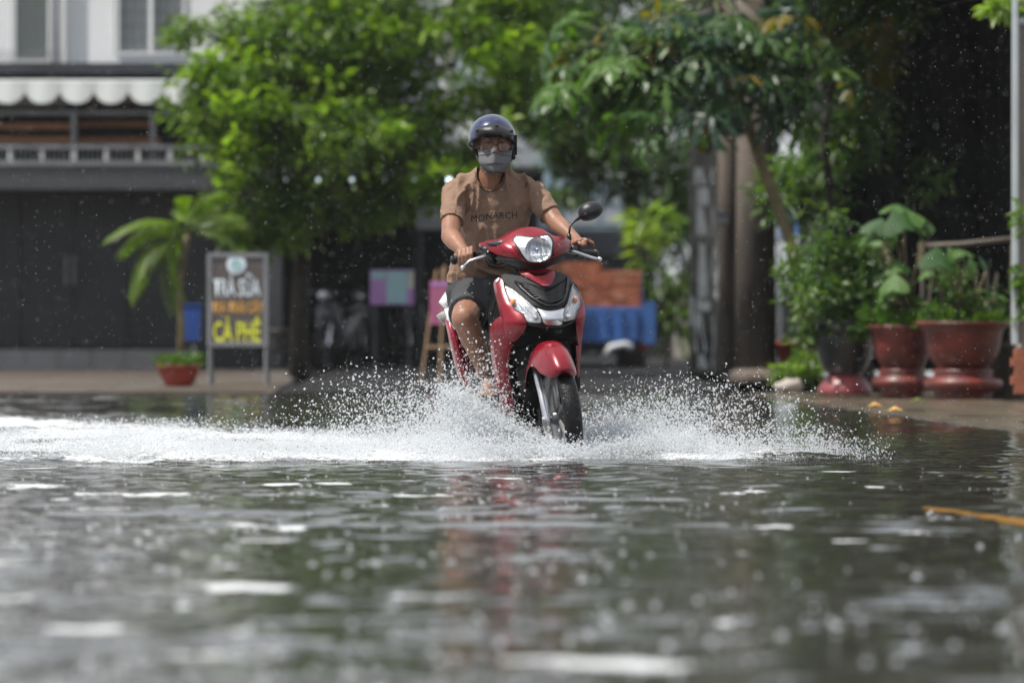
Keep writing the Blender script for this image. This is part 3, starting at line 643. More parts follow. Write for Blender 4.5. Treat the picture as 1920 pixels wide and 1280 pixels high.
mb.rings(rings, True); fd = mb.build('front_fender', M['red'], bike, True); q_ = fd.modifiers.new('s', 'SUBSURF'); q_.levels = 1; q_.render_levels = 1
mb = MB(); mb.rings([sec(.13, .10, .32, .52), sec(.24, .13, .20, .60)]); mb.build('fender_liner', M['recess_shade'], bike, True)
# --- floor, body, seat, tail, rear wheel, exhaust
mb = MB(); mb.rings([sec(.40, .16, .14, .30, e=.4), sec(.6, .17, .16, .27, e=.4), sec(.80, .15, .17, .28, e=.4)]); mb.build('floorboard', M['black'], bike, True)
mb = MB(); mb.rings([sec(.74, .10, .24, .60), sec(.80, .14, .24, .66), sec(1.0, .165, .30, .68), sec(1.25, .155, .42, .70), sec(1.45, .11, .54, .73), sec(1.56, .04, .62, .74)]); mb.build('rear_body', M['black'], bike, True)
for s in (-1, 1):
    pts_ = [(.76, .105, .26), (.82, .145, .22), (.95, .172, .26), (1.10, .182, .34), (1.26, .172, .45), (1.42, .135, .56), (1.54, .07, .66)]
    mb = MB(); rings = []
    for y, hw, z0 in pts_:
        zt = .60 + (y-.76)*.17; rings.append([Vector((s*(hw*.80), y, z0)), Vector((s*(hw+.012), y, z0*.6+zt*.4)), Vector((s*(hw+.016), y, z0*.3+zt*.7)), Vector((s*hw*.85, y, zt)), Vector((s*hw*.70, y, zt-.01)), Vector((s*hw*.72, y, z0+.01))])
    mb.rings(rings); o = mb.build('side_panel', M['red'], bike, True); q_ = o.modifiers.new('s', 'SUBSURF'); q_.levels = 1; q_.render_levels = 2
mb = MB(); mb.rings([sec(.74, .07, .62, .69, 20), sec(.82, .13, .64, .735, 20), sec(1.0, .15, .655, .745, 20), sec(1.15, .14, .675, .775, 20), sec(1.35, .12, .70, .80, 20), sec(1.5, .07, .73, .80, 20)]); mb.build('seat', M['rubber'], bike, True)
mb = MB(); mb.tube([(-.09, 1.25, .73), (-.10, 1.42, .77), (-.08, 1.54, .79), (0, 1.58, .795), (.08, 1.54, .79), (.10, 1.42, .77), (.09, 1.25, .73)], .013, 10); mb.build('grab_rail', M['grey_plastic'], bike, True)
# pieces that flare out beside the rider's knee, traced at their own depth
def slabpx(name, poly, y, th, m):
    mb = MB(); a = [B(px, py, y if not callable(y) else y(px, py)) for px, py in poly]; n = len(a)
    c = sum(a, Vector())/n
    r0 = [c + (p-c)*.86 + Vector((0, -.5*th, 0)) for p in a]; r1 = a; r2 = [p + Vector((0, th, 0)) for p in a]; r3 = [c + (p-c)*.8 + Vector((0, 1.5*th, 0)) for p in a]
    mb.rings([r0, r1, r2, r3]); return mb.build(name, m, bike, True)
slabpx('tail_fairing', Z2(215,785, 260,840, 280,900, 255,950, 195,940, 148,888), 1.05, .06, M['white_paint'])
slabpx('footpeg_bracket', Z2(108,1022, 160,985, 205,965, 235,1020, 225,1110, 195,1112, 150,1080), 1.0, .03, M['grey_plastic'])
slabpx('side_trim', Z2(190,950, 225,945, 255,1080, 300,1170, 270,1165, 215,1060), .86, .03, M['white_paint'])
slabpx('side_cover', Z2(205,1050, 245,1085, 290,1165, 330,1290) + Z3(260,60, 300,160, 360,240, 440,340, 470,420, 400,450, 372,470, 392,590, 350,540, 300,455, 265,330, 225,160), lambda px, py: .88, .05, M['red'])
slabpx('footboard_side', Z3(400,440, 520,400, 640,470, 690,640, 620,600, 480,620, 400,560), .62, .05, M['black'])
mb = MB(); tp_ = [B(*z3(a, b_), y) for a, b_, y in ((395,650,.66), (450,720,.62), (530,800,.58))]; mb.tube(tp_, .008, 8); mb.build('lower_trim', M['red'], bike, True)
rw_ = wheel(Vector((0, 1.26, WZ+.01)), WR-.004, .05)
mb = MB(); mb.rings([sec(.78, .09, .12, .30), sec(1.0, .12, .08, .33), sec(1.2, .10, .12, .30)]); mb.build('engine', M['steel'], bike, True)
mb = MB(); mb.tube([(-.06, .80, .12), (-.13, .95, .10), (-.155, 1.1, .14), (-.165, 1.16, .17)], .018, 10); mb.tube([(-.165, 1.14, .165), (-.17, 1.18, .18), (-.18, 1.46, .28), (-.18, 1.50, .295)], [.03, .052, .056, .035], 16); mb.build('exhaust', M['black'], bike, True)
mb = MB(); mb.tube([(.10, .95, .2), (.11, 1.26, .2)], [.05, .035], 10); mb.build('swingarm', M['steel'], bike, True)
for s in (-1, 1):
    mb = MB(); mb.tube([(s*.11, 1.30, .24), (s*.12, 1.36, .42), (s*.12, 1.40, .58)], [.022, .026, .022], 12); mb.build('shock_absorber', M['black'], bike, True)
mb = MB(); mb.rings([sec(1.57, .05, .64, .70), sec(1.60, .04, .65, .69)]); mb.build('tail_light', M['red'], bike, True)
mb = MB(); mb.rings([sec(1.50, .06, .42, .64, e=.3), sec(1.66, .05, .28, .34, e=.3)]); mb.build('rear_mudguard', M['black'], bike, True)

# ---------------------------------------------------------------- the rider
person = empty('person', label='person riding the scooter in brown t-shirt, charcoal shorts, navy helmet and grey face mask', cat='person')
PL = Vector((FX-.32, FY+.85, 0)); person.location = PL; HYW = FY+.655; HY = HYW-PL.y
def b(px, py, y): return P(px, py, FY+.94*y) - PL
def bh(px, py, y): return P(px, py, PL.y+y) - PL
def tb2(v): return BM @ Vector(v) - PL
def bb(px, py, y): return tb2(B(px, py, y))
sk = MB()
# legs
def leg(hip, knee, ank, toe):
    sk.cap(hip, knee, .085, .060); sk.cap(knee, knee.lerp(ank, .35), .058, .056); sk.cap(knee.lerp(ank, .3), ank, .056, .034)
    sk.ell(knee + Vector((0, -.012, .004)), (.052, .05, .055))
    sk.cap(ank + Vector((0, .03, -.03)), ank.lerp(toe, .6), .034, .034); sk.cap(ank.lerp(toe, .5), toe, .034, .024)
    for k in range(5): sk.cap(toe + Vector(((k-2)*.016, .01, -.004)), toe + Vector(((k-2)*.017, -.03 + .004*abs(k-1), -.010)), .010, .009)
rh, rk, ra = b(888, 548, .97), bb(871, 597, .50), bb(918, 712, .60)
leg(rh, rk, ra, Vector((ra.x - .01, ra.y - .19, ra.z - .055)))
lh, lk, la = b(930, 548, .97), tb2((.13, .56, .62)), tb2((.10, .62, .34)); ltoe = tb2((.11, .46, .28)); leg(lh, lk, la, ltoe)
# torso (inside the shirt), neck
sk.cap(b(905, 530, .97), b(925, 390, .84), .09, .075); sk.cap(b(921, 374, .815), b(921, 318, .745), .088, .052); sk.cap(b(872, 354, .82), b(980, 352, .82), .046, .046)
# right arm (left in the picture), closed hand on the grip
ge, gr, gl, gle = [tb2(q) for q in (ge, gr, gl, gle)]
RS, RE, RW = b(849, 362, .80), bb(845, 443, .62), bb(868, 470, .475)
sk.cap(RS, RE, .052, .042); sk.cap(RE, RE.lerp(RW, .4), .044, .041); sk.cap(RE.lerp(RW, .35), RW, .041, .027)
gd = (ge - gr).normalized()
def onbar(t): return gr.lerp(ge, t)
sk.cap(RW, onbar(.45) + Vector((0, .05, .018)), .028, .033); sk.ell(onbar(.42) + Vector((0, .028, .022)), (.042, .035, .022))
for k in range(4):
    c = onbar(.05 + k*.235); up = Vector((0, 0, 1)); fw_ = Vector((0, -1, 0)); r_ = .0088 if k < 3 else .0078
    a0 = c + fw_*-.03 + up*.032; a1 = c + fw_*.020 + up*.034; a2 = c + fw_*.036 + up*.006; a3 = c + fw_*.022 + up*-.020; a4 = c + fw_*.002 + up*-.026
    sk.cap(a0, a1, r_*1.1, r_*1.12); sk.cap(a1, a2, r_*1.08, r_*.98); sk.cap(a2, a3, r_*.96, r_*.9); sk.cap(a3, a4, r_*.9, r_*.8)
t0 = onbar(.0) + Vector((0, .03, .0)); sk.cap(onbar(.15) + Vector((0, .045, .01)), onbar(-.05) + Vector((0, .02, -.016)), .015, .012); sk.cap(onbar(-.05) + Vector((0, .02, -.016)), onbar(-.1) + Vector((0, -.012, -.022)), .0115, .0095)
# left arm, open hand reaching over the lever
LS, LE, LW = b(1003, 362, .80), bb(1043, 418, .62), bb(1077, 447, .47)
sk.cap(LS, LE, .052, .041); sk.cap(LE, LE.lerp(LW, .4), .042, .038); sk.cap(LE.lerp(LW, .35), LW, .038, .026)
pl_ = bb(1084, 455, .42); sk.cap(LW, pl_, .027, .026); sk.ell(pl_ + Vector((.002, -.01, 0)), (.036, .032, .017))
for k, (c0, c1, c2, c3) in enumerate((((1076,456), (1081,453), (1088,457), (1093,460)), ((1082,453), (1089,450), (1094,453), (1098,458)), ((1088,452), (1096,449), (1105,452), (1112,456)), ((1089,457), (1098,455), (1106,459), (1112,461)))):
    ys_ = (.42, .385, .365, .36); q = [bb(cx, cy, yy + .012*k) for (cx, cy), yy in zip((c0, c1, c2, c3), ys_)]; r_ = .0098
    for i in range(3): sk.cap(q[i], q[i+1], r_*(1.06-.08*i), r_*(.99-.08*i))
sk.cap(bb(1074, 458, .44), bb(1070, 466, .40), .013, .011); sk.cap(bb(1070, 466, .40), bb(1075, 474, .375), .011, .0095)
# head
HC = bh(928, 268, HY); F_ = Vector((0, -1, 0))
sk.ell(HC + Vector((0, .02, .012)), (.076, .092, .10), nu=24, nv=16); sk.ell(HC + Vector((0, -.018, -.045)), (.066, .068, .078), nu=24, nv=16)
sk.ell(HC + Vector((0, -.045, -.098)), (.036, .034, .030)); sk.cap(HC + Vector((-.05, .01, -.07)), HC + Vector((-.018, -.05, -.108)), .026, .022); sk.cap(HC + Vector((.05, .01, -.07)), HC + Vector((.018, -.05, -.108)), .026, .022)
sk.cap(HC + Vector((0, -.080, .004)), HC + Vector((0, -.104, -.036)), .009, .014); sk.ell(HC + Vector((-.012, -.094, -.04)), (.009, .009, .008)); sk.ell(HC + Vector((.012, -.094, -.04)), (.009, .009, .008))
for s in (-1, 1):
    sk.cap(HC + Vector((s*.012, -.084, .020)), HC + Vector((s*.052, -.068, .022)), .008, .007)      # brow
    sk.ell(HC + Vector((s*.046, -.058, -.025)), (.022, .02, .016)); sk.ell(HC + Vector((s*.032, -.069, .0)), (.016, .012, .010))
    sk.ell(HC + Vector((s*.083, .012, -.012)), (.010, .018, .030))
    sk.cap(HC + Vector((s*.018, -.092, -.068)), HC + Vector((0, -.098, -.068)), .007, .008)
body = remeshed('body', sk, .0042, 4, M['skin'], person)
# eyes, brows
for s in (-1, 1):
    mb = MB(); mb.ell(HC + Vector((s*.032, -.0795, .0)), (.011, .006, .0045)); mb.build('eye', M['glassframe'], person, True)
    mb = MB(); mb.tube([HC + Vector((s*.014, -.093, .018)), HC + Vector((s*.034, -.090, .024)), HC + Vector((s*.053, -.076, .018))], [.002, .004, .0015], 6); mb.build('eyebrow', M['hair'], person, True)
mb = MB(); mb.ell(HC + Vector((0, .035, .005)), (.082, .09, .10)); 
mb.v = [(x, max(y, HC.y - .01), z) for x, y, z in mb.v]; mb.build('hair', M['hair'], person, True)
# glasses
gls = MB()
fr = []
for s, (cx, cy) in ((-1, (916.2, 275.5)), (1, (944.8, 275.5))):
    c = bh(cx, cy, HY-.102); ring = []
    for k in range(24):
        a = 2*math.pi*k/24; e = .72; ring.append(c + Vector((.0265*math.copysign(abs(math.cos(a))**e, math.cos(a)), .012*abs(math.cos(a))*(1 if math.cos(a)*s > 0 else 0), .0215*math.copysign(abs(math.sin(a))**.85, math.sin(a)))))
    fr.append(ring); gls.tube(ring + ring[:2], .0026, 6, cap=False)
gls.tube([fr[0][1], (fr[0][1]+fr[1][11])/2 + Vector((0, -.004, .004)), fr[1][11]], .0025, 6)
gls.tube([fr[0][12], fr[0][12] + Vector((-.012, .02, .004)), HC + Vector((-.082, .02, .0))], .0024, 6); gls.tube([fr[1][0], fr[1][0] + Vector((.012, .02, .004)), HC + Vector((.082, .02, .0))], .0024, 6)
go = gls.build('glasses', M['glassframe'], person, True)
for ring in fr:
    mb = MB(); mb.add(ring, [tuple(range(24))]); mb.build('glasses_lens', M['specs'], go)
# mask: pleated sheet over nose and chin
mg = []; NR, NC = 64, 33
L_ = [(897, 281), (898, 292), (898.5, 304), (903, 313), (911, 321), (917, 324)]; Rr_ = [(959.5, 283), (958.5, 292), (957.5, 304), (953, 313), (946, 321), (940, 324)]
mb = MB(); rows = []
for i in range(NR):
    v = i/(NR-1); k = v*5; j = min(4, int(k)); f_ = k-j
    l = (L_[j][0]*(1-f_)+L_[j+1][0]*f_, L_[j][1]*(1-f_)+L_[j+1][1]*f_); r = (Rr_[j][0]*(1-f_)+Rr_[j+1][0]*f_, Rr_[j][1]*(1-f_)+Rr_[j+1][1]*f_)
    row = []
    for c in range(NC):
        u = c/(NC-1)*2-1; px = l[0]*(1-u)/2+r[0]*(1+u)/2; py = l[1]*(1-u)/2+r[1]*(1+u)/2
        nose = math.exp(-((u+.05)/.20)**2)*math.exp(-(v/.38)**2)
        py -= 5.5*nose*(1-v)*math.exp(-(v/.3)**2); py += (1-u*u)*1.2*v
        pleat = .007*(((v*3.2 + .35 + .25*(1-abs(u))) % 1.0)-.5)*(1-.4*abs(u))*(1 if v > .12 else 0); 
        y = HY - .090 - .022*nose - .016*math.sin(math.pi*min(1, v*1.05)) + .058*abs(u)**2.2 - pleat + .018*max(0, v-.75)*2
        row.append(bh(px, py, y))
    rows.append(row)
for row in rows: pass
vs = [p for row in rows for p in row]; fs = [(i*NC+c, i*NC+c+1, (i+1)*NC+c+1, (i+1)*NC+c) for i in range(NR-1) for c in range(NC-1)]
mb.add(vs, fs); mk = mb.build('face_mask', M['mask'], person, True); q_ = mk.modifiers.new('t', 'SOLIDIFY'); q_.thickness = .0025
for s, e, e2 in ((-1, rows[4][0], rows[40][0]), (1, rows[4][-1], rows[40][-1])):
    mb = MB(); mb.tube([e, (e + HC + Vector((s*.085, .015, .015)))/2 + Vector((0, 0, -.004)), HC + Vector((s*.088, .02, .012)), HC + Vector((s*.090, .026, -.012)), HC + Vector((s*.088, .02, -.035)), e2], .0016, 5); mb.build('ear_loop', M['mask'], mk, True)
# helmet: half shell, cut low at the sides
hc = bh(923, 259, HY+.025); mb = MB(); rings = []; nu = 40
for j in range(15):
    ring = []
    for k in range(nu):
        a = 2*math.pi*k/nu; fwd = -math.sin(a)                       # fwd>0 faces the front
        low = rad(2) if fwd > 0 else rad(-22); low = rad(-16) + (rad(7)-rad(-16))*max(0, fwd)**1.5 if fwd > 0 else rad(-16)-rad(10)*(-fwd)
        ph = low + (math.pi/2 - .02 - low)*(j/14); ring.append(hc + Vector((.1085*math.cos(ph)*math.cos(a), .128*math.cos(ph)*math.sin(a), .108*math.sin(ph))))
    rings.append(ring)
inner = [[hc + (p-hc)*.93 for p in rings[0]]]
mb.rings(inner + rings); hm = mb.build('helmet', M['helmet'], person, True)
mb = MB(); mb.tube(rings[0] + rings[0][:2], .0045, 6, cap=False); mb.build('helmet_rim', M['strap'], hm, True)
pk = MB(); rows = []
pts_t = [z1(*q) for q in ((474,296), (515,258), (575,242), (640,226), (700,220), (755,236), (808,262), (850,290), (872,314))]
pts_b = [z1(*q) for q in ((496,332), (542,326), (590,318), (640,318), (690,332), (740,345), (792,353), (842,350), (870,344))]
for i in range(9):
    u = (i-4)/4
    def shell(px, py, extra):
        y_ = 0
        for _ in range(4):
            p = bh(px, py, y_); q = p - hc; y_ = hc.y - .128*math.sqrt(max(.02, 1 - (q.x/.1085)**2 - (q.z/.108)**2)) - extra
        return bh(px, py, y_)
    a = shell(*pts_t[i], .006); c = shell(*pts_b[i], .034 - .018*u*u); rows.append([a, a.lerp(c, .5) + Vector((0, -.004, .006)), c, c + Vector((0, .006, -.003)), a.lerp(c, .5) + Vector((0, .004, -.002)), a + Vector((0, .012, -.004))])
pk.rings(rows); pko = pk.build('visor', M['black'], hm, True)
for q in ((505,292), (700,247), (850,300)):
    c = shell(*z1(*q), .016); mb = MB(); mb.lathe([(.001, .006), (.006, .006), (.008, .003), (.008, 0)], 12, Matrix.Translation(c) @ Matrix.Rotation(math.pi/2, 4, 'X')); mb.build('snap_button', M['chrome'] if 0 else M['black'], pko, True)
for s in (-1, 1):
    mb = MB(); mb.rings([[HC + Vector((s*(.088+dx), -.02+yy, zz)) for yy, zz in ((0, .035), (.07, .035), (.065, -.03), (.035, -.055), (.008, -.02))] for dx in (0, .012)]); mb.build('ear_pad', M['strap'], hm)
mb = MB(); pth = [HC + Vector(q) for q in ((-.087, .0, -.03), (-.078, -.02, -.07), (-.050, -.055, -.112), (-.02, -.080, -.134), (.02, -.080, -.134), (.050, -.055, -.112), (.078, -.02, -.07), (.087, .0, -.03))]
mb.tube(pth, .007, 8, flat=.5); mb.ell(pth[6] + Vector((.006, -.006, .004)), (.010, .008, .012)); mb.build('chin_strap', M['strap'], hm, True)
# shirt
sh = MB()
def sect(cx, cy, y, hw, hd, n=20, e=.8):
    c = b(cx, cy, y); return [c + Vector((hw*math.copysign(abs(math.cos(2*math.pi*k/n))**e, math.cos(2*math.pi*k/n)), hd*math.copysign(abs(math.sin(2*math.pi*k/n))**e, math.sin(2*math.pi*k/n)), 0)) for k in range(n)]
sh.rings([sect(897, 532, .94, .150, .125), sect(902, 515, .93, .158, .135), sect(908, 485, .90, .152, .13), sect(922, 450, .87, .150, .125), sect(930, 415, .84, .156, .122), sect(930, 385, .82, .166, .115), sect(925, 358, .80, .155, .095), sect(921, 338, .785, .115, .080), sect(920, 328, .775, .084, .070)])
sh.cap(b(862, 355, .80), b(986, 352, .80), .058, .058); sh.cap(b(893, 335, .785), b(852, 360, .80), .045, .050); sh.cap(b(948, 333, .785), b(998, 358, .80), .045, .050)
def frust(a, c, ra, rc, n=20):
    t = (c-a).normalized(); u = t.orthogonal().normalized(); w_ = t.cross(u)
    sh.rings([[q + (u*math.cos(2*math.pi*k/n)+w_*math.sin(2*math.pi*k/n))*r for k in range(n)] for q, r in ((a, ra), (a.lerp(c, .5), (ra+rc)/2), (c, rc))])
frust(b(854, 358, .80), RS.lerp(RE, .68) + Vector((0, -.004, 0)), .064, .056); frust(b(994, 356, .80), LS.lerp(LE, .72), .066, .056)
# folds
rf = random.Random(3)
for (x0, y0, x1, y1, d, r) in ((880,360,905,415,.75,.006), (900,362,925,420,.745,.006), (975,345,968,395,.75,.006), (960,352,955,400,.745,.005), (880,430,910,500,.785,.008), (945,440,915,480,.77,.007), (865,505,930,517,.80,.010), (870,488,940,500,.79,.007), (990,370,975,410,.745,.008), (868,370,878,425,.77,.008), (835,372,862,380,.735,.006), (832,388,864,398,.71,.006), (1012,372,1030,394,.74,.006), (1000,380,1018,406,.72,.007), (890,455,930,490,.775,.006), (868,470,885,520,.80,.008)):
    m_ = b((x0+x1)/2 + 3, (y0+y1)/2 + 2, d + .004); sh.cap(b(x0, y0, d + .016), m_, r*.7, r); sh.cap(m_, b(x1, y1, d + .018), r, r*.7)
shirt = remeshed('shirt', sh, .0050, 3, M['shirt'], person)
nrm_ = [v.normal.copy() for v in shirt.data.vertices]; cen_ = b(925, 430, .80)
for v, nn_ in zip(shirt.data.vertices, nrm_):
    p = v.co - cen_; s_ = math.tanh(p.x*9); ax = math.sqrt(p.x*p.x + .0009)
    if ax > .17: q = Vector((p.x*5 + p.z*6, p.y*5, p.z*16 - ax*10))          # sleeve: folds round the arm
    else: q = Vector((p.x*11 + s_*p.z*7, p.y*3, p.z*4 - ax*4 + 2*s_))           # chest: folds falling from the shoulders
    lo = max(0, min(1, (-p.z - .10)/.10)); q2 = Vector((p.x*4 + 5, p.y*4, p.z*20 + p.x*9))
    r1 = (1-abs(mnoise.noise(q))*1.3)**3; r2 = (1-abs(mnoise.noise(q2))*1.3)**3; r3 = mnoise.noise(p*30)
    v.co = v.co + nn_*((.008 if ax > .17 else .022)*(r1*(1-lo) + r2*lo) *(1 - .7*math.exp(-((p.z-.05)/.045)**2 - (p.x/.12)**2)) - .007 + .002*r3)
shirt.data.update()
bmx = bmesh.new(); bmx.from_mesh(shirt.data); nc = b(919.5, 322, .745)
dl = [f for f in bmx.faces if f.calc_center_median().z > b(0, 362, .7).z and f.calc_center_median().y < nc.y + .05 and ((f.calc_center_median().x-nc.x)/.064)**2 + ((f.calc_center_median().z-nc.z)/.083)**2 < 1]
bmesh.ops.delete(bmx, geom=dl, context='FACES'); bmx.to_mesh(shirt.data); bmx.free()
M['collar'] = mat('damp brown ribbing', (.13, .08, .058), .9, 0, .1, 5, .4, 90, spec=.1)
bvh = BVHTree.FromPolygons([v.co for v in shirt.data.vertices], [p.vertices[:] for p in shirt.data.polygons])
def hit(px, py, off):
    o = Vector((0, 0, CAMZ)) - PL; d = (bh(px, py, 0)-o).normalized(); h = bvh.ray_cast(o, d); return (h[0] - d*off) if h[0] else b(px, py, .7)
ring = []
for k in range(25):
    a = math.pi*(1 + k/24); X = nc.x + .064*math.cos(a); Z = nc.z + .083*math.sin(a)
    w_ = Vector((X, nc.y, Z)) + PL; px = 960 + w_.x/w_.y*FPX; py = 605 - (w_.z-CAMZ)/w_.y*FPX; q = hit(px + (1.2 if k > 12 else -1.2), py + 1.5, .001)
    ring.append(q)
for k in range(1, 24): 
    if abs(ring[k].y - (ring[k-1].y+ring[k+1].y)/2) > .02: ring[k].y = (ring[k-1].y+ring[k+1].y)/2
mb = MB(); mb.tube(ring, .0042, 8); mb.build('collar', M['collar'], shirt, True)
def text_mesh(s, size=1., bold=0., spacing=1.0):
    cu = bpy.data.curves.new('t', 'FONT'); cu.body = s; cu.size = size; cu.offset = bold; cu.align_x = 'CENTER'; cu.resolution_u = 3; cu.space_character = spacing
    o = bpy.data.objects.new('t', cu); C.objects.link(o); dg = bpy.context.evaluated_depsgraph_get(); me = bpy.data.meshes.new_from_object(o.evaluated_get(dg)); bpy.data.objects.remove(o); return me
tm = text_mesh('MONARCH', 1, .0, 1.08); xs_ = [v.co.x for v in tm.vertices]; W_ = max(xs_)-min(xs_); x0_ = min(xs_)
bmt = bmesh.new(); bmt.from_mesh(tm); bmesh.ops.triangulate(bmt, faces=bmt.faces[:])
for _ in range(2): bmesh.ops.subdivide_edges(bmt, edges=[e for e in bmt.edges if e.calc_length() > .15], cuts=1); bmesh.ops.triangulate(bmt, faces=bmt.faces[:])
bmt.to_mesh(tm); bmt.free()
for v in tm.vertices:
    u = (v.co.x-x0_)/W_; px = 883.5 + u*86; base = 415.0 - 7.5*u + 1.5*math.sin(u*9); v.co = hit(px, base - v.co.y*(17.5+0*u), .0022)
link('lettering', tm, M['print'], shirt)
tm = text_mesh('a day', 1, .0); xs_ = [v.co.x for v in tm.vertices]; W_ = max(xs_)-min(xs_); x0_ = min(xs_)
bpy.data.meshes.remove(tm)
for pths in (((918, 416.5), (924, 415.6), (930, 415.2), (936, 414.4)),):
    mb = MB(); mb.tube([hit(a, c, .001) for a, c in pths], .0013, 4); mb.build('print_line', M['print'], shirt)
for (cx, cy, r) in ((883.5, 355, 3.6), (919, 365.5, 3.8), (896.5, 375, 2.6), (903, 351, 1.6), (988, 347, 4.6), (925.5, 357, 2.2), (957, 348, 1.5), (893, 380, 1.5)):
    vs = [hit(cx, cy, .0012)] + [hit(cx + r*math.cos(a)*(1+.3*math.sin(3*a+cx)), cy + r*math.sin(a)*(1+.3*math.cos(2*a+cy)), .0012) for a in [2*math.pi*k/14 for k in range(14)]]
    mb = MB(); mb.add(vs, [(0, 1+(k+1) % 14, 1+k) for k in range(14)]); mb.build('wet_spot', M['wet_cloth'], shirt, True)
# shorts
sh = MB(); sh.rings([sect(905, 520, .94, .152, .14), sect(903, 545, .95, .165, .16), sect(905, 575, .96, .16, .15)])
frust(rh + Vector((.02, .06, .01)), rk.lerp(rh, .20) + Vector((.004, 0, -.004)), .118, .088); frust(lh + Vector((-.02, .04, 0)), lk.lerp(lh, .14), .115, .094)
for (x0, y0, x1, y1, d, r) in ((850,560,880,540,.66,.006), (862,556,905,538,.66,.006), (878,558,925,545,.64,.007), (895,565,930,560,.63,.006), (905,580,925,570,.64,.006), (860,545,890,528,.74,.006)):
    sh.cap(b(x0, y0, d), b(x1, y1, d + .06), r, r)
shorts = remeshed('shorts', sh, .007, 4, M['shorts'], person)
# sandals
for an, tz in ((ra, Vector((ra.x-.01, ra.y-.19, ra.z-.055))), (la, ltoe)):
    mb = MB(); mb.tube([an + Vector((0, .06, -.075)), an.lerp(tz, .5) + Vector((0, 0, -.045)), tz + Vector((0, -.05, -.03))], [.04, .046, .03], 12, flat=.3); o = mb.build('sandal', M['rubber'], person, True)
# ---------------------------------------------------------------- background
def slabsheet(name, px0, py0, px1, py1, Y, dep, m, parent=None, bevel=0):
    a = P(px0, py1, Y); c = P(px1, py0, Y); mb = MB(); mb.box((a.x, Y, a.z), (c.x, Y+dep, c.z)); return mb.build(name, m, parent, bevel=bevel)
def pbox(name, px0, py0, px1, py1, Y, dep, m, parent=None, bevel=0):
    "rectangle of the photograph at distance Y as a real box; parent transforms are identity-safe"
    o = slabsheet(name, px0, py0, px1, py1, Y, dep, m, None, bevel)
    if parent is not None:
        o.parent = parent; o.matrix_parent_inverse = Matrix.Translation(parent.location).inverted() if parent.type == 'EMPTY' else Matrix()
    return o
def root(name, px, Y, label, cat, group=None, z=0.0):
    return empty(name, ((px-960)/FPX*Y, Y, z), 0, label, cat, group)
def attach(o, parent):
    o.parent = parent; o.matrix_parent_inverse = Matrix.Translation(parent.location).inverted(); return o
M['white_wall'] = mat('white stucco wall', (.84, .85, .86), .8, 0, .03, .7, .2, 15, dirt=(.76, .77, .78))
M['grey_trim'] = mat('grey painted metal', (.21, .215, .23), .5, .2, .12, 3)
M['dark_trim'] = mat('dark slab edge', (.03, .034, .045), .5, 0, .2, 2)
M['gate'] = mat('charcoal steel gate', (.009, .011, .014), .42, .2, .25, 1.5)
M['corr'] = mat('corrugated grey sheet', (.13, .137, .145), .5, .3, .15, 2)
M['tile'] = mat('grey wall tiles', (.24, .24, .245), .35, 0, .15, 1.2)
M['awning'] = mat('pale mint canvas', (.54, .57, .57), .8, 0, .06, 2)
M['beige'] = mat('beige plaster', (.36, .32, .28), .8, 0, .1, 2)
M['orange_wood'] = mat('varnished orange timber', (.42, .18, .07), .5, 0, .2, 2, stretch=(1, 8, 8))
M['curtain'] = mat('grey green curtain', (.34, .35, .30), .9, 0, .2, 6, stretch=(8, 8, .3))
M['curtain2'] = mat('grey net curtain', (.62, .60, .60), .9, 0, .08, 5, stretch=(5, 5, .3))
M['shade_dark'] = mat('painted interior shade', (.012, .012, .013), .8, 0, .3, 1)  # near-black base puts interior shade into the colour
M['pane'] = clear_mat('window pane', (.92, .95, .95), .03)
M['lightboard'] = mat('white board', (.6, .62, .64), .6)
HYY = 69.0
hs = root('house', 100, HYY, 'white two storey house at far left with scalloped awning, balcony and charcoal gate', 'house')
def hb(name, a, b_, c, d, dy, dep, m, par=None, bevel=0): 
    o = slabsheet(name, a, b_, c, d, HYY+dy, dep, m, None, bevel); return attach(o, par if par else hs) if par is None else sub(o, par)
def sub(o, par):
    o.parent = par; o.matrix_parent_inverse = par.matrix_parent_inverse.copy() if False else Matrix(); o.matrix_parent_inverse = (Matrix.Translation(hs.location) @ Matrix.Translation(-hs.location)); return o
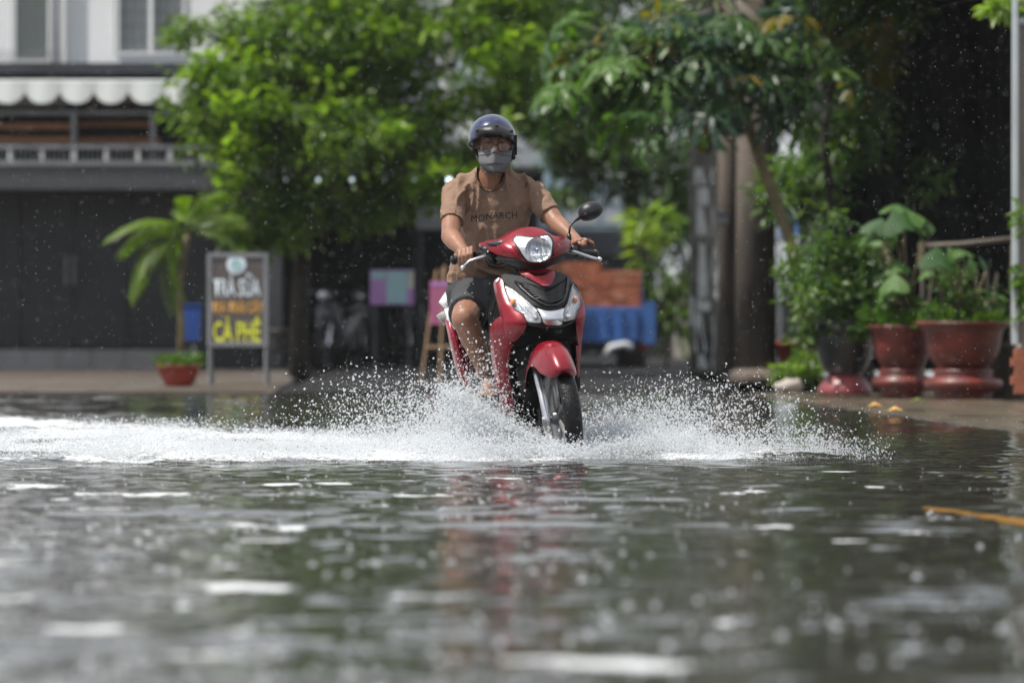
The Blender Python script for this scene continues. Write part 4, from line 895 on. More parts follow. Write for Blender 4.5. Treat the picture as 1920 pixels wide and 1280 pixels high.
# upper wall in pieces round the openings
for (a, b_, c, d) in ((-500,-600,22,118), (97,-600,215,118), (350,-600,495,118), (22.5,-600,96.5,-90), (215.5,-600,349.5,-60), (215.5,103,349.5,118)):
    hb('wall', a, b_, c, d, .05, .25, M['white_wall'])
hb('wall', -500, -600, 495, 118, 6.0, .25, M['white_wall']); hb('roof', -520, -640, 510, -600, -.3, 7, M['grey_trim'])
hb('side_wall', 478, -598, 494, 117, .31, 5.6, M['white_wall']); hb('side_wall', 478, 118, 494, 690, .31, 5.6, M['gate'])
def window(a, b_, c, d, nx, ny, curt, grille=True):
    f = hb('window', a, b_, c, b_+5, .02, .12, M['white_wall'])
    for q in ((a, d-5, c, d), (a, b_+5.2, a+5, d-5.2), (c-5, b_+5.2, c, d-5.2)): sub(hb('frame', *q, .02, .12, M['white_wall'], f), f)
    for i in range(1, nx): x = a+(c-a)*i/nx; hb('mullion', x-4, b_+5.2, x+4, d-5.2, .02, .12, M['white_wall'], f)
    hb('pane', a+5, b_+5, c-5, d-5, .12, .01, M['pane'], f)
    mb = MB(); A = P(a+3, d, HYY+.22); Cc = P(c-3, b_, HYY+.22); n = 60; rows = []
    for i in range(n+1):
        x = A.x+(Cc.x-A.x)*i/n; y = HYY+.22+.02*math.sin(i*1.3); rows.append([(x, y, A.z), (x, y, Cc.z)])
    mb.add([q for r in rows for q in r], [(2*i, 2*i+2, 2*i+3, 2*i+1) for i in range(n)]); o = mb.build('curtain', curt, None, True); sub(o, f)
    if grille:
        for i in range(1, 4*nx): 
            x = a+(c-a)*i/(4*nx); hb('grille_bar', x-.8, b_+5, x+.8, d-5, .06, .015, M['grey_trim'], f)
        for j in range(1, ny): y = b_+(d-b_)*j/ny; hb('grille_bar', a+5, y-.8, c-5, y+.8, .08, .014, M['grey_trim'], f)
    return f
window(218, -58, 347, 103, 2, 6, M['curtain2']); window(24, -88, 95, 117, 1, 1, M['curtain'], False)
hb('downpipe', 104, -600, 112, 117, -.1, .1, M['grey_trim'])
hb('balcony_edge', -500, 118, 470, 138, -1.3, 2.0, M['dark_trim'])
for i in range(5): hb('cable_rail', -200, 96+i*4.5, 118, 97.2+i*4.5, -1.0, .02, M['grey_trim'])
# awning with scallops
aw = MB(); a0 = P(-300, 139, HYY-.2); a1 = P(372, 139, HYY-.2)
A = [P(-300, 138.5, HYY-.1), P(372, 138.5, HYY-.1), P(372, 152, HYY-1.5), P(-300, 152, HYY-1.5)]
aw.add(A + [q+Vector((0, 0, -.02)) for q in A], [(3, 2, 1, 0), (4, 5, 6, 7), (0, 1, 5, 4), (1, 2, 6, 5), (2, 3, 7, 6), (3, 0, 4, 7)]); awo = attach(aw.build('awning', M['awning']), hs)
mb = MB(); Y = HYY-1.5; wv = 64.5/FPX*Y; n = 12
top = [(-wv/2*.985 + wv*.985*i/n, 0, 0) for i in range(n+1)]; bot = [(x, -.03-.02*math.cos(x/wv*6), -.11 - .16*math.sqrt(max(0, 1-(x/(wv*.5))**2))**1.1) for x, y, z in top]
mb.add(top + bot, [(i, i+1, n+2+i, n+1+i) for i in range(n)]); scm = mb.mesh('scallop'); scm.materials.append(M['awning'])
for i in range(10):
    o = link('scallop', scm, None, awo, True); q = P(-243 + 64.5*i, 152, Y); o.location = q + Vector((0, -.012, 0))
    o.matrix_parent_inverse = Matrix()
mb = MB()
# recess behind the awning : back wall coloured as shade, light boards
hb('back_wall', -300, 150, 478, 310, .10, .1, M['shade_dark'])
hb('board', -60, 172, 104, 200, -.6, .05, M['lightboard']); hb('pillar', 107, 160, 119, 202, -.7, .1, M['lightboard']); hb('pillar', 168, 178, 178, 205, -.5, .1, M['beige']); hb('board', 180, 172, 372, 196, -.5, .06, M['beige'])
hb('beam', -300, 207, 400, 216, -1.25, .08, M['grey_trim'])
for a, c, y0, y1, dd in ((-300, 132, 231, 243, 0), (-300, 132, 256, 268, 0), (146, 290, 228, 238, .3), (146, 300, 258, 268, .3)):
    q = hb('timber_rail', a, y0, c, y1, -.9+dd, .06, M['orange_wood'])
for x in (-150, 138, 286): hb('post', x-5, 207, x+5, 306, -1.34, .08, M['grey_trim'])
hb('handrail', -300, 271, 400, 279, -1.45, .08, M['grey_trim']); hb('lower_rail', -300, 301, 400, 310, -1.45, .08, M['grey_trim'])
for x in range(-240, 400, 60): hb('baluster', x+15, 279.3, x+22, 300.7, -1.44, .05, M['lightboard'])
for x in range(-300, 400, 9): hb('thin_bar', x, 279.3, x+2.4, 300.7, -1.41, .02, M['grey_trim'])
base = None
for i in range(58):
    x = -290 + i*12
    if base is None:
        mb = MB(); w0 = 12/FPX*(HYY-1.4); h0 = 38/FPX*(HYY-1.4); n = 6
        prof = [(-w0*.48 + w0*.96*k/n, -.035*math.sin(math.pi*k/n)) for k in range(n+1)]
        mb.add([(x_, y_, 0) for x_, y_ in prof] + [(x_, y_, h0) for x_, y_ in prof], [(k, k+1, n+2+k, n+1+k) for k in range(n)]); base = mb.mesh('cladding_strip'); base.materials.append(M['corr'])
    o = link('cladding_strip', base, None, hs, True); o.location = P(x, 348, HYY-1.4) - hs.location
hb('floor_slab', -300, 349, 400, 354, -1.42, 1.5, M['corr'])
hb('soffit', -300, 312, 478, 316, -1.3, 1.4, M['shade_dark'])
# ground floor gate in leaves
for i, x in enumerate(range(-260, 340, 100)):
    g = hb('gate_leaf', x, 357, x+98, 652, -.08 + (.02 if i % 2 else 0), .06, M['gate'])
    for yy in (360, 455, 560, 645): hb('gate_bar', x+2, yy, x+96, yy+4, -.11 + (.02 if i % 2 else 0), .03, M['gate'], g)
hb('handle', 121, 480, 128, 534, -.2, .05, M['corr']); hb('handle', 135, 480, 142, 534, -.2, .05, M['corr'])
for i in range(9): hb('wall_tile', -200+i*62, 655, -200+i*62+60.5, 693.3, -.30 + random.uniform(-.008, .008), .3, M['tile'])
hb('wall', 341, 357, 478, 693, -.1, .3, M['gate']); hb('inner_wall', -500, 318, 478, 693, .45, .1, M['shade_dark'])

# --- palm beside the coffee sign
M['palm'] = leaf_mat('palm leaflet', (.045, .095, .015), (.17, .25, .02), .45)
M['bark'] = mat('rough grey brown bark', (.03, .025, .02), .9, 0, .3, 6, .5, 30)
M['papbark'] = mat('pale green brown stem', (.17, .14, .07), .8, 0, .25, 6, .4, 30)
M['terracotta'] = mat('terracotta red glaze', (.30, .045, .03), .45, 0, .15, 4)
M['soil'] = mat('damp soil', (.03, .022, .015), .9)
def addtint(me, vals):
    a = me.attributes.new('tint', 'FLOAT', 'POINT'); a.data.foreach_set('value', np.asarray(vals, np.float32))
def frond(L, nl, ll, droop, rf):
    mb = MB(); path = []
    for i in range(13):
        t = i/12; path.append(Vector((0, L*t*(1-.22*t*droop), L*(.42*t - droop*.75*t*t))))
    mb.tube(path, [.010*(1-.8*i/12) for i in range(13)], 5); ts = [.6]*len(mb.v)
    for i in range(nl):
        t = .12 + .88*i/(nl-1); k = t*12; j = min(11, int(k)); p = path[j].lerp(path[j+1], k-j); d = (path[j+1]-path[j]).normalized()
        for s in (-1, 1):
            l = ll*math.sin(math.pi*(.12+.8*t))**.6*(.9+.2*rf.random()); side = Vector((s, 0, 0)); dr = (side*.72 + d*.65 + Vector((0, 0, -.28-.2*rf.random()))).normalized()
            wv_ = d*.012; m1 = p + dr*l*.5 + Vector((0, 0, .02)); e = p + dr*l + Vector((0, 0, -.10*l))
            mb.add([p, m1-wv_, e, m1+wv_], [(0, 1, 2, 3)] if s > 0 else [(0, 3, 2, 1)]); ts += [rf.random()]*4
    me = mb.mesh('frond'); addtint(me, ts); me.materials.append(M['palm']); return me
pr = root('palm', 338, 53, 'small potted palm with yellow green fronds beside the coffee sign', 'palm', z=.04)
rf = random.Random(5)
top = P(350, 440, 53) - pr.location
mb = MB(); mb.tube([(0, 0, .15), (.01, 0, .5), (-.01, 0, .9), top - Vector((0, 0, .05)), top], [.045, .035, .03, .035, .02], 10)
tk = mb.build('trunk', M['papbark'], pr, True)
fm = [frond(.95, 46, .42, d, rf) for d in (.7, 1.1, 1.5)]
for i, (az, pt, k, sc) in enumerate(((88, 32, 1, 1.0), (78, 18, 1, .9), (100, -18, 1, 1.05), (85, -35, 0, 1.0), (140, 20, 0, .7), (60, -30, 2, .9), (-60, 25, 0, .8), (-95, 5, 1, .8), (-30, 40, 0, .7), (10, 40, 1, .7), (180, 45, 0, .7), (-120, 50, 0, .7), (100, -38, 2, .85))):
    o = link('frond', fm[k], None, pr); o.location = top + Vector((0, 0, .01*i-.05)); o.rotation_euler = (rad(pt), rad(rf.uniform(-20, 20)), rad(az)); o.scale = (sc*.86,)*3
def pot(name, px, Ypos, pyb, prof, m, label, cat, group=None, scale=1.0, n=32, soilr=None, zsoil=None):
    r = empty(name, ((px-960)/FPX*Ypos, Ypos, 0.03), 0, label, cat, group)
    return r
# --- shallow red bowl with small plants under the palm
def smallplant_mesh(n, L, spread, seed, name='foliage'):
    rf = random.Random(seed); mb = MB(); ts = []
    for i in range(n):
        az = rf.uniform(0, 6.28); el = rf.uniform(.1, 1.3); r = spread*math.sqrt(rf.random()); p = Vector((r*math.cos(az), r*math.sin(az), rf.uniform(0, .7*L))); d = Vector((math.cos(az)*math.cos(el), math.sin(az)*math.cos(el), math.sin(el))); l = L*rf.uniform(.5, 1.1); s = d.cross(Vector((0, 0, 1))).normalized()*l*.16
        mb.add([p, p+d*l*.5-s+Vector((0, 0, .01)), p+d*l+Vector((0, 0, -.15*l)), p+d*l*.5+s+Vector((0, 0, .01))], [(0, 1, 2), (0, 2, 3)]); ts += [rf.random()]*4
    me = mb.mesh(name); addtint(me, ts); return me
M['leafA'] = leaf_mat('mid green leaves', (.035, .085, .018), (.10, .17, .03), .4)
M['leafB'] = leaf_mat('fresh green leaves', (.045, .092, .022), (.20, .30, .045), .5)
M['shoots'] = leaf_mat('yellow green new shoots', (.08, .15, .02), (.24, .36, .04), .5)
M['leafC'] = leaf_mat('deep green leaves', (.024, .042, .022), (.055, .085, .035), .3)
M['leafP'] = leaf_mat('papaya leaves', (.016, .048, .028), (.085, .17, .025), .42)
M['leafY'] = leaf_mat('yellowing leaves', (.10, .11, .02), (.24, .15, .02), .4)
bw = root('bowl_planter', 335, 51, 'shallow red bowl planter with low plants at the foot of the palm', 'planter', z=.03)
mb = MB(); mb.lathe([(.11, 0), (.125, .02), (.17, .10), (.195, .17), (.205, .175), (.205, .19), (.18, .19), (.165, .15)], 32); mb.build('bowl', M['terracotta'], bw, True)
mb = MB(); mb.lathe([(.001, .16), (.17, .16)], 24, cap=False); mb.build('soil', M['soil'], bw)
me = smallplant_mesh(130, .12, .20, 3); me.materials.append(M['leafA']); o = link('foliage', me, None, bw); o.location = (0, 0, .16)
# --- A-frame coffee sign
M['signface'] = mat('faded brown sign board', (.10, .085, .08), .6, 0, .08, 5)
M['letter_white'] = mat('white sign lettering', (.72, .80, .86), .6, 0, .03, 5); M['letter_orange'] = mat('orange sign lettering', (.62, .33, .07), .6, 0, .03, 5); M['letter_yellow'] = mat('yellow sign lettering', (.72, .74, .05), .6, 0, .03, 5)
M['leafmark'] = mat('teal mark', (.35, .6, .62), .6)
sg = root('signboard', 445, 52, 'standing coffee shop sign reading TRÀ SỮA and CÀ PHÊ in a grey steel frame', 'sign', z=.03)
def sp(px, py, dy=0): return P(px, py, 52+dy) - sg.location
a, c = sp(388, 650), sp(503, 474); mb = MB(); mb.box((a.x+.03, .01, a.z+.03), (c.x-.03, .03, c.z-.03)); mb.build('board', M['signface'], sg)
for q in (((a.x, 0, a.z), (a.x+.045, .045, c.z)), ((c.x-.045, 0, a.z), (c.x, .045, c.z)), ((a.x+.046, 0, c.z-.045), (c.x-.046, .045, c.z)), ((a.x+.046, 0, a.z), (c.x-.046, .045, a.z+.045))):
    mb = MB(); mb.box(*q); mb.build('frame', M['grey_trim'], sg, bevel=.004)
for x in (a.x+.005, c.x-.04): 
    mb = MB(); mb.tube([(x+.018, .02, a.z+.01), (x+.018, 0, 0)], .016, 8); mb.build('leg', M['grey_trim'], sg)
    mb = MB(); mb.tube([(x+.018, .07, c.z-.1), (x+.018, .52, 0)], .014, 8); mb.build('leg', M['grey_trim'], sg)
def sign_text(s, cx, y0, y1, wpx, m, name='lettering', bold=.018):
    tm = text_mesh(s, 1, bold); X = [v.co.x for v in tm.vertices]; Zs = [v.co.y for v in tm.vertices]; xm, xM = min(X), max(X); zm, zM = min(Zs), max(Zs)
    A_ = sp(cx-wpx/2, y1); C_ = sp(cx+wpx/2, y0)
    for v in tm.vertices: v.co = (A_.x + (v.co.x-xm)/(xM-xm)*(C_.x-A_.x), .004, A_.z + (v.co.y-zm)/(zM-zm)*(C_.z-A_.z))
    return link(name, tm, m, sg)
sign_text('TRÀ SỮA', 444, 512, 556, 88, M['letter_white']); sign_text('TRÀ TRÁI CÂY', 445, 560, 587, 98, M['letter_orange'], bold=.03); sign_text('CÀ PHÊ', 444, 593, 641, 88, M['letter_yellow'])
q = sp(443, 496); mb = MB(); mb.lathe([(.001, 0), (.088, 0), (.088, .006), (.001, .006)], 28, Matrix.Translation(q + Vector((0, .008, 0))) @ Matrix.Rotation(math.pi/2, 4, 'X')); rd_ = mb.build('round_mark', M['letter_white'], sg)
mb = MB(); mb.lathe([(.022, 0), (.05, 0), (.05, .004), (.022, .004)], 20, Matrix.Translation(q + Vector((0, .0, 0))) @ Matrix.Rotation(math.pi/2, 4, 'X'), cap=False); mb.build('ring', M['leafmark'], rd_)
# --- blue bin on a post
M['bin'] = mat('blue plastic', (.02, .07, .30), .4, 0, .1, 3)
bn = root('litter_bin', 362, 54, 'blue plastic bin mounted on a post left of the coffee sign', 'bin', z=.03)
def rel(r, px, py, Y): return P(px, py, Y) - r.location
a, c = rel(bn, 346, 640, 54), rel(bn, 379, 574, 54); mb = MB(); mb.rings([[Vector((s*w_, t*.09, z)) for s, t in ((-1, -1), (1, -1), (1, 1), (-1, 1))] for w_, z in ((.068, a.z), (.08, c.z-.02), (.086, c.z-.02), (.086, c.z))]); mb.build('bin_body', M['bin'], bn, bevel=.01)
mb = MB(); mb.tube([(0, .12, 0), (0, .12, c.z)], .02, 8); mb.build('post', M['steel'], bn)
mb = MB(); mb.box((-.09, -.1, c.z+.002), (.09, .1, c.z+.02)); mb.build('lid', M['bin'], bn, bevel=.006)

# --- parked motorbikes in the shade
M['dullgrey'] = mat('dull grey panel', (.085, .088, .095), .4, 0, .1, 3)
def parked(px, Y, label, m):
    r = root('parked_motorbike', px, Y, label, 'motorbike', 'motorbikes parked in the shade', z=.02)
    for y in (0, 1.2):
        mb = MB(); n = 28; rings = []
        for k in range(n):
            a = 2*math.pi*k/n; rings.append([Vector((h, y + rr*math.cos(a), .28 + rr*math.sin(a))) for rr, h in ((.28, 0), (.27, .035), (.22, .04), (.22, -.04), (.27, -.035))])
        mb.rings(rings, False, True); mb.build('wheel', M['rubber'], r, True)
        mb = MB(); mb.lathe([(.001, -.03), (.05, -.03), (.05, .03), (.001, .03)], 12, Matrix.Translation((0, y, .28)) @ RX); mb.build('hub', M['steel'], r)
    mb = MB(); mb.tube([(0, -.18, .5), (0, 0, .62), (0, .22, .52)], [.03, .07, .05], 10); mb.build('front_mudguard', m, r, True)
    for s in (-1, 1): mb = MB(); mb.tube([(s*.07, 0, .28), (s*.07, .14, .62)], .02, 8); mb.build('fork_leg', M['silver'], r)
    mb = MB(); mb.rings([sec(.10, .15, .45, .80), sec(.22, .18, .35, .88), sec(.34, .12, .35, .80)]); mb.build('fairing', m, r, True)
    mb = MB(); mb.ell((0, .12, .95), (.12, .12, .09)); mb.build('cowl', m, r, True); mb = MB(); mb.ell((0, .01, .95), (.075, .03, .055)); mb.build('headlight', M['reflector'], r, True)
    mb = MB(); mb.tube([(-.34, .32, 1.0), (-.15, .2, 1.0), (.15, .2, 1.0), (.34, .32, 1.0)], .014, 8); mb.build('handlebar', M['steel'], r)
    for s in (-1, 1):
        mb = MB(); mb.tube([(s*.2, .22, 1.0), (s*.28, .2, 1.18)], .007, 6); mb.ell((s*.30, .2, 1.21), (.06, .012, .04)); mb.build('mirror', M['black'], r, True)
    mb = MB(); mb.rings([sec(.5, .10, .70, .80), sec(.8, .14, .68, .82), sec(1.3, .12, .72, .88), sec(1.5, .05, .76, .86)]); mb.build('seat', M['rubber'], r, True)
    mb = MB(); mb.rings([sec(.35, .10, .2, .4), sec(.7, .13, .25, .66), sec(1.1, .12, .38, .72), sec(1.5, .05, .62, .76)]); mb.build('body', m, r, True)
    return r
p1 = parked(606, 77, 'grey front motorbike parked in the dark beyond the coffee sign', M['dullgrey']); p1.rotation_euler = (0, 0, rad(-18))
p2 = copy_tree(p1); p2.location = P(778, 605, 79); p2.location.z = .02; p2.rotation_euler = (0, 0, rad(14)); p2['label'] = 'motorbike parked in the dark behind the purple and teal poster'
p3 = copy_tree(p1); p3.location = P(670, 605, 80); p3.location.z = .02; p3.rotation_euler = (0, 0, rad(5)); p3['label'] = 'motorbike in deepest shade between the other two parked ones'
bs = root('washtub', 522, 62, 'grey plastic tub resting on a low stool right of the coffee sign', 'tub', z=.02)
mb = MB(); mb.lathe([(.08, .29), (.085, .30), (.125, .49), (.135, .49), (.135, .505), (.115, .505), (.08, .31)], 24); mb.build('tub', M['dullgrey'], bs, True)
stl = root('stool', 522, 62, 'low dark stool under the grey tub', 'stool', z=.02)
mb = MB(); mb.box((-.13, -.13, .26), (.13, .13, .285)); mb.build('seat', M['black'], stl, bevel=.008)
for s in (-1, 1):
    for t_ in (-1, 1): mb = MB(); mb.tube([(s*.12, t_*.12, 0), (s*.10, t_*.10, .262)], .012, 6); mb.build('leg', M['black'], stl)
# --- posters
M['pink'] = mat('pink poster', (.42, .12, .23), .6, 0, .05, 3); M['purple'] = mat('lilac poster', (.48, .25, .58), .6, 0, .1, 2); M['teal'] = mat('pale teal poster', (.38, .60, .66), .6, 0, .1, 2); M['pale'] = mat('pale yellow poster', (.60, .66, .50), .6)
M['easelwood'] = mat('raw pine', (.38, .25, .15), .7, 0, .1, 8)
ps = root('poster_stand', 735, 60, 'lilac and teal printed poster on a stand in the shaded shop front', 'poster', z=.02)
a, c = rel(ps, 694, 571, 60), rel(ps, 776, 506, 60)
mb = MB(); mb.box((a.x, 0, a.z), (c.x, .015, c.z)); pb_ = mb.build('board', M['purple'], ps)
def pprint(r, Y, px0, py0, px1, py1, m, off): a, c = rel(r, px0, py1, Y), rel(r, px1, py0, Y); mb = MB(); mb.box((a.x, off, a.z), (c.x, off+.002, c.z)); return mb.build('print', m, r)
pprint(ps, 60, 725, 508, 763, 569, M['teal'], -.003); pprint(ps, 60, 697, 508, 722, 524, M['teal'], -.003); pprint(ps, 60, 765, 508, 775, 540, M['pale'], -.003)
for x in (a.x+.05, c.x-.05): mb = MB(); mb.tube([(x, .03, 0), (x, .03, c.z)], .012, 6); mb.build('leg', M['steel'], ps)
ez = root('easel', 828, 56, 'pink poster leaning on a pale wooden easel behind the rider', 'poster', z=.02)
a, c = rel(ez, 806, 608, 56), rel(ez, 868, 527, 56); mb = MB(); mb.box((a.x, -.01, a.z), (c.x, .01, c.z)); mb.build('board', M['pink'], ez)
pprint(ez, 56, 808, 529, 866, 536, M['purple'], -.013)
for q in ((( .03, .02, 1.15), (-.02, -.04, 0)), ((-.05, .02, 1.1), (-.20, .0, 0)), ((.1, .02, 1.1), (.24, .0, 0)), ((0, .04, 1.1), (0, .45, 0))): mb = MB(); mb.tube(q, .014, 6); mb.build('leg', M['easelwood'], ez)
mb = MB(); mb.box((-.16, -.03, .33), (.18, -.01, .36)); mb.build('crossbar', M['easelwood'], ez)

# --- open shop behind the tree, shade put into its colour
so = root('shop_building', 800, 78, 'low open fronted shop in deep shade behind the big tree', 'shop')
def sb(name, a, b_, c, d, Y, dep, m): return attach(slabsheet(name, a, b_, c, d, Y, dep, m), so)
sb('back_wall', 480, 330, 1010, 699, 86, .2, M['shade_dark']); sb('side_wall', 478, 300, 488, 699, 78, 8, M['shade_dark']); sb('roof', 470, 312, 1020, 326, 75.5, 11, M['shade_dark'])
sb('counter', 560, 610, 700, 696, 82, .6, M['shade_dark']); sb('pillar', 776, 328, 790, 697, 76, .25, M['gate']); sb('hanging_board', 780, 366, 838, 430, 75.8, .05, M['grey_trim']); sb('beam', 490, 327, 1000, 336, 76.1, .15, M['gate'])
for i in range(8): sb('shutter_panel', 500+i*36, 350, 500+i*36+34.5, 690, 85.6+random.uniform(-.01, .01), .1, M['shade_dark'])
for i, (px, s, e) in enumerate(((536, .014, 0), (597, .020, 1), (660, .021, 1), (722, .012, 0), (777, .014, 0), (842, .024, 1))):
    words = ('first bulb from the left end', 'second bulb from the left', 'third bulb from the left', 'fourth bulb from the left, dim', 'fifth bulb, left of the rider', 'brightest bulb, just beside the rider’s shoulder')
    r = empty('light_bulb', P(px, 337, 57.5), 0, 'small bulb on the overhead wire, ' + words[i], 'lamp', 'bulbs strung in a row on one wire')
    mb = MB(); mb.ell((0, 0, 0), (s, s, s*1.1)); mb.build('bulb', emit_mat('lit bulb', (.75, .95, 1.0), (.3, .8, .8, .12, .25, 3.0)[i], .15), r, True); mb = MB(); mb.tube([(0, 0, s), (0, 0, .17)], .006, 6); mb.lathe([(.018, s*.8), (.018, s+.05)], 10); mb.build('socket', M['black'], r)
wr = empty('overhead_wire', P(440, 320, 57.55), 0, 'thin black wire carrying the row of small bulbs', 'wire')
mb = MB(); mb.tube([P(440+i*48, 320 + 3*math.sin(i*math.pi/10), 57.55) - wr.location for i in range(19)], .004, 5); mb.build('wire', M['black'], wr)
# --- pale buildings far behind
M['pale_blue'] = mat('pale blue wall', (.60, .72, .78), .7, 0, .08, .6); M['offwhite'] = mat('off white wall', (.84, .85, .86), .8, 0, .06, .5)
tb = root('apartment_building', 720, 96, 'tall off white building showing through gaps of the big tree', 'building')
def xb(r, name, a, b_, c, d, Y, dep, m): return attach(slabsheet(name, a, b_, c, d, Y, dep, m), r)
xb(tb, 'wall', 590, -500, 960, 300, 97, 6, M['offwhite']); xb(tb, 'roof', 580, -520, 970, -501, 96.5, 7, M['grey_trim'])
for i in range(3):
    for j in range(4):
        f = xb(tb, 'window', 620+i*115, -440+j*170, 680+i*115, -340+j*170, 96.9, .15, M['grey_trim']); xb(tb, 'pane', 626+i*115, -434+j*170, 674+i*115, -346+j*170, 96.86, .02, M['pale_blue'])
gb = root('apartment_building', 540, 92, 'dark grey building edge just right of the white house', 'building')
xb(gb, 'wall', 497, -300, 592, 330, 92, 5, M['grey_trim'])
for j in range(5): xb(gb, 'window', 515, -250+j*110, 570, -190+j*110, 91.9, .12, M['shade_dark'])
bb = root('apartment_building', 1090, 99, 'pale blue and white building seen behind the rider’s shoulder', 'building')
xb(bb, 'wall', 962, 235, 1006, 430, 98.5, 4, M['offwhite']); xb(bb, 'wall', 1006.5, 290, 1040, 430, 99.4, 4, M['pale_blue']); xb(bb, 'wall', 1041, 332, 1215, 432, 99, 4, M['pale_blue'])
xb(bb, 'window', 1060, 392, 1120, 420, 98.9, .15, M['offwhite']); xb(bb, 'window', 1130, 392, 1190, 420, 98.9, .15, M['offwhite']); xb(bb, 'sill', 1045, 372, 1210, 380, 98.8, .15, M['offwhite']); xb(bb, 'ground_floor', 1041, 433, 1230, 700, 99.1, 4, M['dark_trim']); xb(bb, 'shutter', 962, 431, 1040, 700, 98.6, .2, M['dark_trim'])
xb(bb, 'band', 1090, 433, 1200, 480, 98.7, .3, M['dark_trim'])
rb = root('garden_wall', 1300, 95, 'low brown wall across the end of the side street', 'wall')
for i in range(9):
    xb(rb, 'wall_panel', 1215+i*48, 560, 1215+i*48+47, 700, 95+random.uniform(-.01, .01), .2, M['beige'] if i % 3 == 1 else M['shade_dark'])
bl = root('tarpaulin', 1490, 88, 'small blue tarpaulin seen through the gap right of the poles', 'tarpaulin', z=1.6)
bl.location.z = .0
mb = MB(); A_ = rel(bl, 1462, 445, 88); C_ = rel(bl, 1512, 380, 88); n = 10; rows = []
for i in range(n+1):
    x = A_.x + (C_.x-A_.x)*i/n; rows += [(x, .03*math.sin(i*2), A_.z + .05*math.sin(i*1.1)), (x, .05*math.cos(i*2), C_.z)]
mb.add(rows, [(2*i, 2*i+2, 2*i+3, 2*i+1) for i in range(n)]); M['tarp'] = mat('blue tarp', (.10, .28, .62), .5, 0, .1, 4); mb.build('sheet', M['tarp'], bl, True)
for x in (A_.x, C_.x): mb = MB(); mb.tube([(x, .05, 0), (x, .05, C_.z)], .03, 6); mb.build('post', M['grey_trim'], bl)
# --- blue truck loaded with bricks
M['truck_blue'] = mat('faded blue truck paint', (.035, .12, .36), .45, 0, .15, 2, dirt=(.03, .07, .18)); M['brick'] = mat('orange brick', (.42, .13, .065), .85, 0, .15, 4); M['brick2'] = mat('pale orange brick', (.48, .20, .12), .85, 0, .15, 4)
TY = 72.
tk = root('truck', 1080, TY, 'blue flatbed truck piled with orange bricks, seen from behind', 'truck', z=.0)
def tb_(name, a, b_, c, d, dy, dep, m, bevel=0): return attach(slabsheet(name, a, b_, c, d, TY+dy, dep, m, None, bevel), tk)
tb_('tailgate', 925, 575, 1228, 640, 0, .05, M['truck_blue'], .006); tb_('bed_floor', 925, 632, 1228, 642, .055, 3.5, M['truck_blue'])
for a in (925, 1222): tb_('side_board', a, 573, a+6.5, 631.5, .055, 3.5, M['truck_blue'])
for i in range(11): tb_('rib', 930+i*28.5, 577, 938+i*28.5, 637, -.05, .05, M['truck_blue'], .008)
tb_('corner_post', 1208, 566, 1229, 645, -.06, .06, M['truck_blue'], .008); tb_('corner_post', 924, 566, 945, 645, -.06, .06, M['truck_blue'], .008)
tb_('chassis', 1010, 643, 1150, 660, .3, 4.5, M['black']); tb_('cab', 950, 512, 1205, 640, 3.8, 1.5, M['truck_blue'], .06)
for x in (958, 1172):
    for y in (.6, 4.2):
        mb = MB(); c = P(x, 660, TY+y) - tk.location; mb.lathe([(.10, -.10), (.24, -.10), (.27, -.06), (.27, .06), (.24, .10), (.10, .10)], 24, Matrix.Translation((c.x, y, .28)) @ RX); wl = mb.build('wheel', M['rubber'], tk, True)
        mb = MB(); mb.lathe([(.001, -.08), (.12, -.09), (.12, .09), (.001, .08)], 16, Matrix.Translation((c.x, y, .28)) @ RX); mb.build('rim', M['lightboard'], wl, True)
c = P(1165, 655, TY) - tk.location
mb = MB(); rings = []
for i in range(9):
    a = rad(15+i*16.5); rings.append([Vector((c.x + x, .45 - .36*math.cos(a), .27 + r_*math.sin(a))) for x, r_ in ((-.16, .36), (.16, .36), (.16, .345), (-.16, .345))])
mb.rings(rings); mb.build('mudguard', M['lightboard'], tk, True)
mb = MB(); mb.tube([P(1132, 672, TY-.1) - tk.location, P(1145, 650, TY-.1) - tk.location, P(1172, 645, TY-.1) - tk.location, P(1186, 652, TY-.1) - tk.location], .04, 8); mb.build('bumper_bar', M['lightboard'], tk, True)
tb_('tail_light', 1198, 646, 1216, 656, .05, .04, M['red']); tb_('tail_light', 940, 646, 958, 656, .05, .04, M['red'])
bsz = (.175, .088, .052); mb = MB(); mb.box((-.084, 0, 0), (.084, .085, .047)); bm1 = mb.mesh('brick'); bm1.materials.append(M['brick']); bm2 = bm1.copy(); bm2.materials.clear(); bm2.materials.append(M['brick2'])
cnt = 0; q0 = P(1203, 574, TY+.2)
for lay in range(11):
    full = lay < 9
    n = 11 if full else 5
    for i in range(n):
        if cnt > 290: break
        x = (q0.x - .09 if full else P(1128, 500, TY).x - .09) - i*.177 - (.04 if lay % 2 else 0); o = link('brick', random.choice((bm1, bm1, bm2)), None, None)
        o.location = (x + random.uniform(-.006, .006), TY+.2+random.uniform(-.012, .012), .79 + lay*.0525 + random.uniform(-.001, .001)); attach(o, tk); cnt += 1
mb = MB()
for lay in range(9):
    mb.box((q0.x-1.95, TY+.31, .79+lay*.0525), (q0.x-.01, TY+3.2, .79+lay*.0525+.051))
mb.box((q0.x-1.95, TY+.31, .79+9*.0525), (P(1128, 500, TY).x, TY+2.6, .79+11*.0525)); o = attach(mb.build('brick_stack', M['brick']), tk); o['kind'] = 'stuff'

